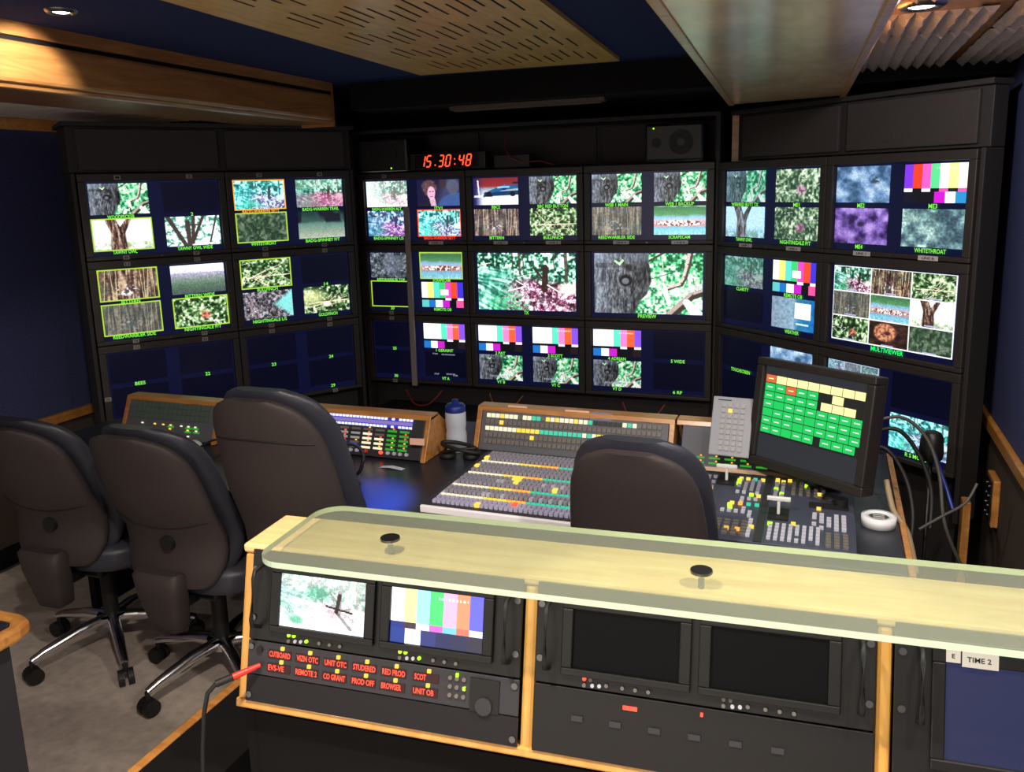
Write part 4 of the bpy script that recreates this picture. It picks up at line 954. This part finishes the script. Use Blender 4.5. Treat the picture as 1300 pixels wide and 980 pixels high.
# desk microphone (dark stub above mouse)
# cable tangle right of touchscreen
def cable(name, pts, r, m, label):
    P = [Vector(p) for p in pts]; Q = []
    for i in range(len(P)-1):
        p0, p1, p2, p3 = P[max(i-1, 0)], P[i], P[i+1], P[min(i+2, len(P)-1)]
        for k in range(6):
            t_ = k/6; Q.append(.5*((2*p1)+(-p0+p2)*t_+(2*p0-5*p1+4*p2-p3)*t_*t_+(-p0+3*p1-3*p2+p3)*t_**3))
    Q.append(P[-1]); o = MB().tube(Q, r, m).build(name); return tag(o, label, 'cable')
cable('cable', [(.10, 2.50, .92), (.20, 2.52, .95), (.27, 2.52, .90), (.31, 2.50, .80), (.33, 2.46, .66), (.40, 2.5, .5)], .005, M_GREYC, 'thick grey cable arching over from behind the touchscreen')
cable('cable', [(.10, 2.50, .89), (.19, 2.50, .92), (.25, 2.50, .86), (.29, 2.48, .76), (.29, 2.44, .66)], .006, M_RUB, 'black cable looping down behind touchscreen, nearest the screen edge')
cable('cable', [(.11, 2.47, .87), (.17, 2.46, .87), (.22, 2.44, .80), (.24, 2.4, .72), (.235, 2.34, .66)], .006, M_RUB, 'black cable drooping over the wooden desk edge')
cable('cable', [(.17, 2.40, .80), (.18, 2.36, .76), (.19, 2.33, .735), (.22, 2.28, .70), (.24, 2.22, .62)], .008, mat('beige_cable', (150, 130, 100), .6), 'short beige cable end lying across the wooden edge strip')
cable('cable', [(.26, 2.42, .66), (.32, 2.46, .69), (.38, 2.5, .72), (.41, 2.53, .77)], .004, M_GREYC, 'thin grey cable with dark plug in the right well')
cable('cable', [(.30, 2.56, .84), (.33, 2.53, .76), (.35, 2.5, .70)], .006, M_BLUE, 'short blue cable among the black ones at right')
o = MB().lathe([(.0001, 0), (.03, 0), (.034, .02), (.03, .07), (.022, .085), (.0001, .087)], M_BLKP, n=8).build('camera_handgrip', bevel=.003); o.location = (.30, 2.62, .80); tag(o, 'black rounded handgrip in front of the right bottom monitor', 'grip')
o = MB().lathe([(.0001, 0), (.004, 0), (.006, .75), (.0001, .75)], M_BLKP, n=8).build('grip_stand'); o.location = (.30, 2.62, .05); tag(o, 'thin black stalk holding the handgrip by the right monitor', 'stand')
# cables under middle wall
cable('cable', [wpt(1, -.05, .08, -.93), wpt(1, .02, .12, -.99), wpt(1, .1, .12, -.985), wpt(1, .16, .08, -.92)], .004, M_REDC, 'thin red cable loop hanging below the grey conduit')
cable('cable', [wpt(1, .42, .08, -.92), wpt(1, .47, .12, -.975), wpt(1, .55, .12, -.975), wpt(1, .6, .08, -.92)], .004, mat('orange_cable', (120, 60, 30), .5), 'thin orange cable loop below the middle monitor column')
cable('cable', [wpt(1, 1.1, .08, -.92), wpt(1, 1.15, .12, -.98), wpt(1, 1.25, .12, -.975), wpt(1, 1.3, .08, -.92)], .004, mat('pink_cable', (130, 40, 60), .5), 'thin pinkish cable loop below the right monitor column')

# right wall socket panel + wooden post
t = thing('socket_panel', 'wooden-edged socket panel with small connectors low on right wall', 'socket', (XR-.001, 3.02, .478))
MB().box(-.022, 0, -.06, .06, -.0, .16, M_WOOD).build('backboard', t, bevel=.003)
MB().box(-.026, -.0225, -.045, .045, .012, .148, M_BLKP).build('plate', t)
for i in range(2):
    for j in range(4):
        MB().cyl((-.0262, -.02+.04*i, .03+j*.033), .006, -.004, M_CHROMED, axis='x', n=10).build('connector', t)
o = MB().box(-.012, .012, -.03, .03, 0, .29, M_WOOD).build('wooden_batten', bevel=.003); o.location = (.455, 2.98, .27); tag(o, 'upright wooden batten beneath the right monitor rack', 'batten')

# ------------------------------------------------------------------ chairs
def loft(mb, zs, prof, m, n=36, e=2.6):
    """prof(z-index t)-> (half width, half depth, yc, z, wrap)"""
    vs = []; k = len(zs)
    for t_ in zs:
        hwid, hd, yc, z, wrap = prof(t_)
        for i in range(n):
            a = 2*PI*i/n; ca_, sa = math.cos(a), math.sin(a)
            x = hwid*math.copysign(abs(ca_)**(2/e), ca_); y = hd*math.copysign(abs(sa)**(2/e), sa)
            vs.append((x, yc+y+wrap*(x/.22)**2, z))
    fs = [(j*n+i, j*n+(i+1) % n, (j+1)*n+(i+1) % n, (j+1)*n+i) for j in range(k-1) for i in range(n)]
    mb.add(vs, fs, m, True); mb.add(vs[:n], [tuple(range(n))[::-1]], m, True); mb.add(vs[-n:], [tuple(range(n))], m, True)
    return mb
def chair(x, y, rz, sh, bh, label, base_rot, W0=.195):
    t = thing('office_chair', label, 'chair', (x, y, 0), rz, 'black office chairs')
    # star base
    for k in range(5):
        a = base_rot+k*2*PI/5; ca_, sa = math.cos(a), math.sin(a)
        L = .28
        lg = MB(); lg.tube([(ca_*.02, sa*.02, .125), (ca_*.12, sa*.12, .118), (ca_*.24, sa*.24, .092), (ca_*L, sa*L, .078)], [.022, .02, .016, .013], M_CHROME, n=10)
        leg = lg.build('leg', t)
        cs = MB(); cx, cy = ca_*L, sa*L; px, py = -sa, ca_
        for s in (-1, 1):
            c0 = Vector((cx+px*.006*s, cy+py*.006*s, .028)); q = MB(Matrix.Translation(c0) @ Matrix.Rotation(a+PI/2, 4, 'Z'))
            q.cyl((0, 0, 0), .028, .018*s, M_RUB, axis='x', n=18)
            n0 = len(cs.v); cs.v += q.v; [cs._m(mm) for mm in q.m]
            for f in q.f: cs.f.append([w_+n0 for w_ in f]); cs.mi.append(0); cs.sm.append(False)
        cs.cyl((cx, cy, .05), .008, .03, M_RUB, n=8); cs.build('castor', leg)
    MB().cyl((0, 0, .10), .035, .04, M_CHROME).cyl((0, 0, .14), .026, sh-.24, M_RUB).cyl((0, 0, .14), .05, .0, M_RUB).build('gas_column', t)
    MB().box(-.11, .11, -.13, .12, sh-.115, sh-.075, M_BLKP).build('tilt_mechanism', t, bevel=.01)
    b = MB(); loft(b, [0, .12, .3, .7, .88, 1], lambda u: ((.235, .235, .245, .25, .24, .2)[[0, .12, .3, .7, .88, 1].index(u)]*(1 if 0 < u < 1 else .93), .23*(1 if 0 < u < 1 else .9), .05, sh-.075+.095*u, 0), M_CHAIRF, e=4)
    b.build('seat', t)
    # back: curved shell and cushion
    z0 = sh-.03; H = bh
    def wid(u):
        pts_ = [(0, .15), (.035, .178), (.12, .205), (.28, .214), (.45, .216), (.62, .212), (.76, .203), (.86, .188), (.93, .164), (.975, .125), (1, .075)]
        for (a0, b0), (a1, b1) in zip(pts_, pts_[1:]):
            if u <= a1: return (b0+(b1-b0)*(u-a0)/(a1-a0))*W0/.215
        return .05
    def yc(u): return -.215-.075*u-.06*max(0, u-.55)**2*4+.05*math.exp(-((u-.28)/.2)**2)
    us = [0, .015, .035, .08, .14, .22, .32, .42, .52, .62, .7, .78, .85, .9, .94, .97, .99, 1]
    def dep(u, d): return d*min(1, .45+3.0*min(u, 1-u)+.15)
    b = MB(); loft(b, us, lambda u: (wid(u), dep(u, .03), yc(u), z0+H*u, .05), M_CHAIR, n=48, e=3); sh_ = b.build('back_shell', t)
    # horizontal seam on the shell
    def seam(u, s, sag):
        P = []
        for k in range(-12, 13):
            f = k/12; xx = wid(u)*.985*f; uu = u-sag*(1-f*f)
            P.append((xx, yc(uu)-dep(uu, .03)*(1-abs(f)**3)**(1/3)+.05*(xx/.22)**2-.0005, z0+H*uu))
        MB().tube(P, .0025, M_RUB, n=6).build('seam', sh_)
    seam(.80 if bh > .62 else .45, 0, -.02 if bh > .62 else .06)
    b = MB(); loft(b, us, lambda u: (wid(u)+.012, dep(u, .036), yc(u)+.052, z0+.012+(H+.004)*u, .06), M_CHAIRF, n=48, e=2.6); b.build('back_cushion', t)
    # spine bracket
    b = MB(); 
    SP = {0: (.045, .03, -.215, sh-.175), .03: (.052, .038, -.215, sh-.17), .3: (.062, .042, -.222, sh-.12), .65: (.078, .042, -.235, sh-.05), .95: (.088, .034, -.245, sh+.02), 1: (.08, .02, -.245, sh+.03)}
    loft(b, sorted(SP), lambda u: (*SP[u][:3], SP[u][3], 0), M_CHAIR, n=28, e=4)
    b.box(-.04, .04, -.19, -.05, sh-.115, sh-.08, M_BLKP)
    b.build('spine_cover', t)
    MB().cyl((.03, yc(.28)-.028, z0+H*.29), .024, -.018, M_RUB, axis='y', n=20).build('adjuster_knob', t)
    lv = MB().tube([(.08, -.02, sh-.09), (.2, -.05, sh-.11), (.25, -.06, sh-.135)], .006, M_CHROMED).build('lever', t)
    MB().box(.235, .285, -.075, -.05, sh-.15, sh-.138, M_CHROME).build('lever_tip', lv)
    return t
chair(-2.385, 2.10, .02, .46, .50, 'black leather office chair furthest left by the blue wall', 4.35)
chair(-1.885, 2.09, .0, .46, .515, 'black leather office chair, second from left with round back knob', 4.43)
chair(-1.40, 2.06, .02, .49, .635, 'tall black leather office chair just behind the wooden rack end', 4.4, W0=.185)
chair(-.395, 2.08, -.02, .46, .605, 'black leather office chair at the vision mixer behind glass shelf', 4.0, W0=.168)

# ------------------------------------------------------------------ foreground rack console
PS = .065
t = thing('rack_console', 'maple rack console in foreground with three sloping equipment bays', 'console', (-.962, 1.152, 0), PS)
ZT = 1.0; k_ = .25; SA = math.atan(k_)
FT = Matrix.Translation((0, 0, ZT)) @ Matrix.Rotation(-SA, 4, 'X')
LEN = 1.48; Hs = .285
# end panel with sloping front
def side(x0, x1, name, m):
    fy = lambda z: -(ZT-z)*k_
    MB().prism([(fy(.985), .985), (.13, .985), (.13, .74), (.10, .72), (fy(.728), .72)], x0, x1, 'x', m).build(name, t, bevel=.006)
side(-.002, .018, 'end_panel', M_MAPLEP)
for x in (.5235, 1.050): side(x, x+.022, 'divider_post', M_MAPLEP)
MB().box(-.004, LEN, -.006, .135, .985, 1.002, M_MAPLE).build('top_board', t, bevel=.005)
b = MB(FT); b.box(-.002, LEN, -.004, .03, -.288, -.272, M_MAPLEP); b.build('bottom_rail', t, bevel=.003)
b = MB(); b.prism([(.01, .984), (.125, .984), (.125, .73), (-.045, .73)], .019, LEN, 'x', M_BLACK); b.build('carcass', t)
b = MB(); b.box(0.0, LEN, -.05, .12, .02, .70, M_BLACK); b.build('plinth', t)
# glass shelf on standoffs
gm = bpy.data.materials.new('frosted_green_glass'); gm.use_nodes = True; nt = gm.node_tree; nt.nodes.clear()
out = nt.nodes.new('ShaderNodeOutputMaterial'); tr = nt.nodes.new('ShaderNodeBsdfTransparent'); tr.inputs['Color'].default_value = (.93, 1, .95, 1)
df = nt.nodes.new('ShaderNodeBsdfDiffuse'); df.inputs['Color'].default_value = (.34, .37, .28, 1)
gl = nt.nodes.new('ShaderNodeBsdfGlossy'); gl.inputs['Roughness'].default_value = .08
m1 = nt.nodes.new('ShaderNodeMixShader'); m1.inputs[0].default_value = .34; m2 = nt.nodes.new('ShaderNodeMixShader'); fr = nt.nodes.new('ShaderNodeFresnel'); fr.inputs[0].default_value = 1.45
nt.links.new(tr.outputs[0], m1.inputs[1]); nt.links.new(df.outputs[0], m1.inputs[2]); nt.links.new(fr.outputs[0], m2.inputs[0]); nt.links.new(m1.outputs[0], m2.inputs[1]); nt.links.new(gl.outputs[0], m2.inputs[2]); nt.links.new(m2.outputs[0], out.inputs[0])
gm2 = bpy.data.materials.new('clear_glass_underside'); gm2.use_nodes = True; n2 = gm2.node_tree; n2.nodes.clear(); o2_ = n2.nodes.new('ShaderNodeOutputMaterial'); t2_ = n2.nodes.new('ShaderNodeBsdfTransparent'); t2_.inputs['Color'].default_value = (.93, .98, .94, 1); n2.links.new(t2_.outputs[0], o2_.inputs[0])
M_EDGE = mat('glass_edge', (200, 222, 192), .2, spec=.6)
g = thing('glass_shelf', 'long green-tinted glass shelf on metal standoffs over the maple top', 'shelf', (-.962, 1.152, 0), PS)
def rr(x0, x1, y0, y1, r):
    P = []
    for cx, cy, a0 in ((x0+r, y0+r, PI), (x1-.001, y0+.001, 1.5*PI), (x1-.001, y1-.001, 0), (x0+r, y1-r, .5*PI)):
        q = r if cx < x1-.1 else .001
        for k in range(9 if q == r else 1): P.append((cx+q*math.cos(a0+k*PI/16), cy+q*math.sin(a0+k*PI/16)))
    return P
P = rr(.082, LEN+.0, -.109, .142, .05); n = len(P); zg0, zg1 = 1.018, 1.028
b = MB(); b.add([(x, y, zg1) for x, y in P], [tuple(range(n))], gm); b.add([(x, y, zg0) for x, y in P], [tuple(range(n))[::-1]], gm2)
b.build('glass_pane', g)
b = MB(); b.add([(x, y, zg1) for x, y in P]+[(x, y, zg0) for x, y in P], [(i, i+n, (i+1) % n+n, (i+1) % n) for i in range(n)], M_EDGE); b.build('polished_edge', g)
for x in (.276, .80, 1.33):
    MB().cyl((x, .018, 1.003), .005, .0145, M_CHROMED).cyl((x, .018, 1.0285), .017, .004, M_CHROMED).build('standoff', g)
# rack equipment --------------------------------------------------
def screw(mb, x, z): mb.cyl((x, -.008, z), .0055, -.003, M_CHROMED, axis='y', n=10)
def handle(parent, T, x, z0, z1):
    MB(T).tube([(x, -.008, z0), (x, -.035, z0+.008), (x, -.038, z0+.02), (x, -.038, z1-.02), (x, -.035, z1-.008), (x, -.008, z1)], .004, M_RUB, n=8).build('handle', parent)
KR = Matrix.Translation((-.962, 1.152, 0)) @ Matrix.Rotation(PS, 4, 'Z')
def unit(name, label, cat, x0, x1, z0, z1, m):
    t = thing(name, label, cat, KR @ Vector((x0, -(-z1)*0, 0)) if 0 else (KR @ Vector((0, 0, 0))), PS)
    b = MB(FT); b.box(x0, x1, -.008, -.0045, z0, z1, m); b.build('front_plate', t, bevel=.001); return t
def bay_monitor(x0, label, pics, blank_m, led):
    t = unit('dual_rack_monitor', label, 'monitor', x0, x0+.502, -.163, -.006, M_BLKP)
    for k, off_ in enumerate((.061, .273)):
        b = MB(FT); b.ring(x0+off_-.018, x0+off_+.183, -.145, -.022, x0+off_, x0+off_+.165, -.133, -.041, -.016, -.0085, M_BLKP); b.build('screen_frame', t, bevel=.002)
        b = MB(FT); b.box(x0+off_, x0+off_+.165, -.0105, -.0085, -.133, -.041, M_SCR); s_ = b.build('screen', t)
        if pics: add_picture('picture', pics[k], 110, 62 if k else 76, x0+off_+.0825, -.087, .164, .091, -.011, s_, 77+k, 1.25, T=FT)
        b = MB(FT); add_text(b, 'PROGRAM' if k == 0 else 'PREVIEW', x0+off_+.02, -.031, .034, .006, -.0166, M_KEYD); b.build('legend', t)
        for j, (dx, dz, m) in enumerate(((.02, -.148, led), (.03, -.148, led), (.055, -.154, led), (.02, -.158, M_KEYD), (.033, -.157, M_KEYL), (.044, -.156, M_KEYL), (.08, -.154, M_KEYD), (.10, -.154, M_KEYD), (.12, -.154, M_KEYD))):
            if led is E_LEDR and j != 0 and m is led: m = M_KEYD
            if led is E_LEDR and k == 1 and m is led: m = M_KEYD
            b = MB(FT); b.cyl((x0+off_+dx, -.0086, dz), .003, -.003, m, axis='y', n=10); b.build('indicator_light' if m is led else 'push_button', t)
    handle(t, FT, x0+.022, -.14, -.03); handle(t, FT, x0+.482, -.14, -.03)
    for zz in (-.04, -.125):
        for xx in (.008, .494): b = MB(FT); screw(b, x0+xx, zz); b.build('rack_screw', t)
    return t
bay_monitor(.0205, 'left dual rack monitor showing bright woodland and colour bars', ('glare', 'barsblue'), None, E_LEDG)
bay_monitor(.547, 'middle dual rack monitor with both screens off and red light', None, None, E_LEDR)
# intercom with red displays
t = unit('intercom_panel', 'intercom panel with two rows of red lettered displays', 'intercom', .0205, .5225, -.224, -.166, M_GREYD)
b = MB(FT); b.box(.0205, .5225, -.008, -.0045, -.272, -.2255, mat('blank_plate_black', (12, 10, 16), .6)); b.build('blank_plate', t)
names = [['CUTBOARD', 'VIZN OTC', 'UNIT OTC', 'STUDERED', 'RED PROD', 'SCOT'], ['EVS-VE', 'REMOTE 2', 'CO GRANT', 'PROD OFF', 'BROWSER', 'UNIT OB']]
for r in range(2):
    for c in range(6):
        x = .064+c*.0545+(.004 if c == 5 else 0)-r*.001; z = -.184-r*.0235
        tx = names[r][c]; wd = len(tx)*.0052
        b = MB(FT); b.box(x-.002, x+.044, -.0095, -.0085, z-.007, z+.007, mat('display_dark_red', (30, 4, 4), .4, emis=(70, 3, 1), estr=.4)); add_text(b, tx, x+.001+wd/2, z, wd, .0098, -.0102, E_RTXT); b.build('display', t)
        b = MB(FT); b.box(x+.024, x+.030, -.0125, -.0085, z+.0085, z+.0145, E_LEDY); b.build('indicator_light', t)
b = MB(FT)
for i in range(3):
    for j in range(3): b.cyl((.405+i*.012, -.0086, -.178-j*.014), .0035, -.003, M_KEYD, axis='y', n=8)
b.build('keypad', t)
for x, z in ((.417, -.172), (.43, -.192)): 
    b = MB(FT); b.box(x-.002, x+.002, -.0125, -.0085, z-.003, z+.003, E_LEDG); b.build('indicator_light', t)
b = MB(FT); b.box(.44, .49, -.0105, -.0085, -.225, -.172, M_BLKP); b.cyl((.465, -.0105, -.215), .014, -.004, M_GREYD, axis='y'); b.build('speaker_grille', t)
b = MB(FT); b.cyl((.045, -.0086, -.18), .006, -.004, M_RUB, axis='y', n=12); b.build('socket', t)
for xx, zz in ((.028, -.176), (.515, -.176), (.028, -.26), (.515, -.26)): b = MB(FT); screw(b, xx, zz); b.build('rack_screw', t)
# lower unit in middle bay
t = unit('control_unit', 'lower rack unit in the middle bay with small red display', 'rack unit', .547, 1.049, -.272, -.166, M_BLKP)
b = MB(FT); b.box(.69, .712, -.0105, -.0085, -.186, -.180, E_LEDR); b.build('display', t)
b = MB(FT); b.box(.807, .811, -.0125, -.0085, -.178, -.173, E_LEDR); b.build('indicator_light', t)
b = MB(FT)
for i in range(6):
    b = MB(FT); b.box(.61+i*.06, .628+i*.06, -.011, -.0085, -.215, -.207, M_GREYD); b.build('push_button', t)
# right bay
t = unit('rack_monitor', 'right-hand rack monitor with dim navy screen and white paper labels', 'monitor', 1.073, 1.478, -.272, -.006, M_BLKP)
b = MB(FT); b.ring(1.12, 1.47, -.20, -.02, 1.138, 1.455, -.185, -.052, -.016, -.0085, M_BLKP); b.build('screen_frame', t, bevel=.002)
b = MB(FT); b.box(1.138, 1.455, -.0105, -.0085, -.185, -.052, E_NAVYSCR); b.build('screen', t)
b = MB(FT); b.box(1.137, 1.155, -.0172, -.0162, -.05, -.032, M_PAPER); add_text(b, 'E', 1.146, -.041, .004, .006, -.0176, M_INK); b.build('paper_label', t)
b = MB(FT); b.box(1.157, 1.202, -.0172, -.0162, -.054, -.032, M_PAPER); add_text(b, 'TIME 2', 1.178, -.043, .03, .007, -.0176, M_INK); b.build('paper_label', t)
handle(t, FT, 1.105, -.14, -.03); 
for zz in (-.045, -.125): b = MB(FT); screw(b, 1.083, zz); b.build('rack_screw', t)
# plug with red sleeve
Q = lambda x, y, z: KR @ (FT @ Vector((x, y, z)))
t = thing('jack_cable', 'black cable with red plug in the left end of the intercom', 'cable', (0, 0, 0))
MB().tube([Q(.05, -.014, -.205), Q(.035, -.03, -.212)], [.004, .0055], M_REDP).tube([Q(.035, -.03, -.212), Q(.018, -.046, -.22)], [.0055, .006], M_REDP).build('plug', t)
MB().tube([Q(.018, -.046, -.22), Q(-.004, -.062, -.23)], .0065, M_RUB).tube([Q(-.004, -.062, -.23), Q(-.014, -.07, -.245), Q(-.02, -.068, -.28), Q(-.024, -.06, -.35), Q(-.024, -.04, -.5)], .004, M_RUB).build('lead', t)

# ------------------------------------------------------------------ side desk at lower left and small wooden ledge
t = thing('side_desk', 'dark side desk with rounded wooden edge in the bottom left corner', 'desk', (-1.63, 1.0, 0))
b = MB(); b.prism([(-.6, -.5), (.0, -.5), (.0, .165), (-.02, .185), (-.6, .185)], .685, .712, 'z', M_DESK); b.build('worktop', t, bevel=.003)
b = MB(); b.prism([(0.001, -.5), (.03, -.5), (.03, .17), (.018, .205), (-.02, .217), (-.6, .217), (-.6, .187), (-.021, .187), (.001, .166)], .683, .716, 'z', M_WOOD); b.build('edge_strip', t, bevel=.008)
MB().box(-.58, -.01, -.48, .17, 0, .684, M_GREYD).build('carcass', t)
t = thing('low_shelf', 'low black shelf with wooden edge left of the rack console', 'shelf', (-1.2, 1.25, 0))
MB().box(-.01, .012, -.2, .16, .53, .55, M_WOOD).build('edge_strip', t, bevel=.004)
MB().box(.013, .17, -.2, .155, 0, .548, M_BLACK).build('carcass', t)

# ------------------------------------------------------------------ world + view
w = bpy.data.worlds.new('world'); SC.world = w; w.use_nodes = True
w.node_tree.nodes['Background'].inputs[0].default_value = (1, .90, .80, 1); w.node_tree.nodes['Background'].inputs[1].default_value = 1.3  # ambient fill that enters through the opening added in the near wall
SC.view_settings.view_transform = 'Standard'; SC.view_settings.look = 'None'; SC.view_settings.gamma = 1; SC.view_settings.use_curve_mapping = False
SC.view_settings.exposure = 0.0
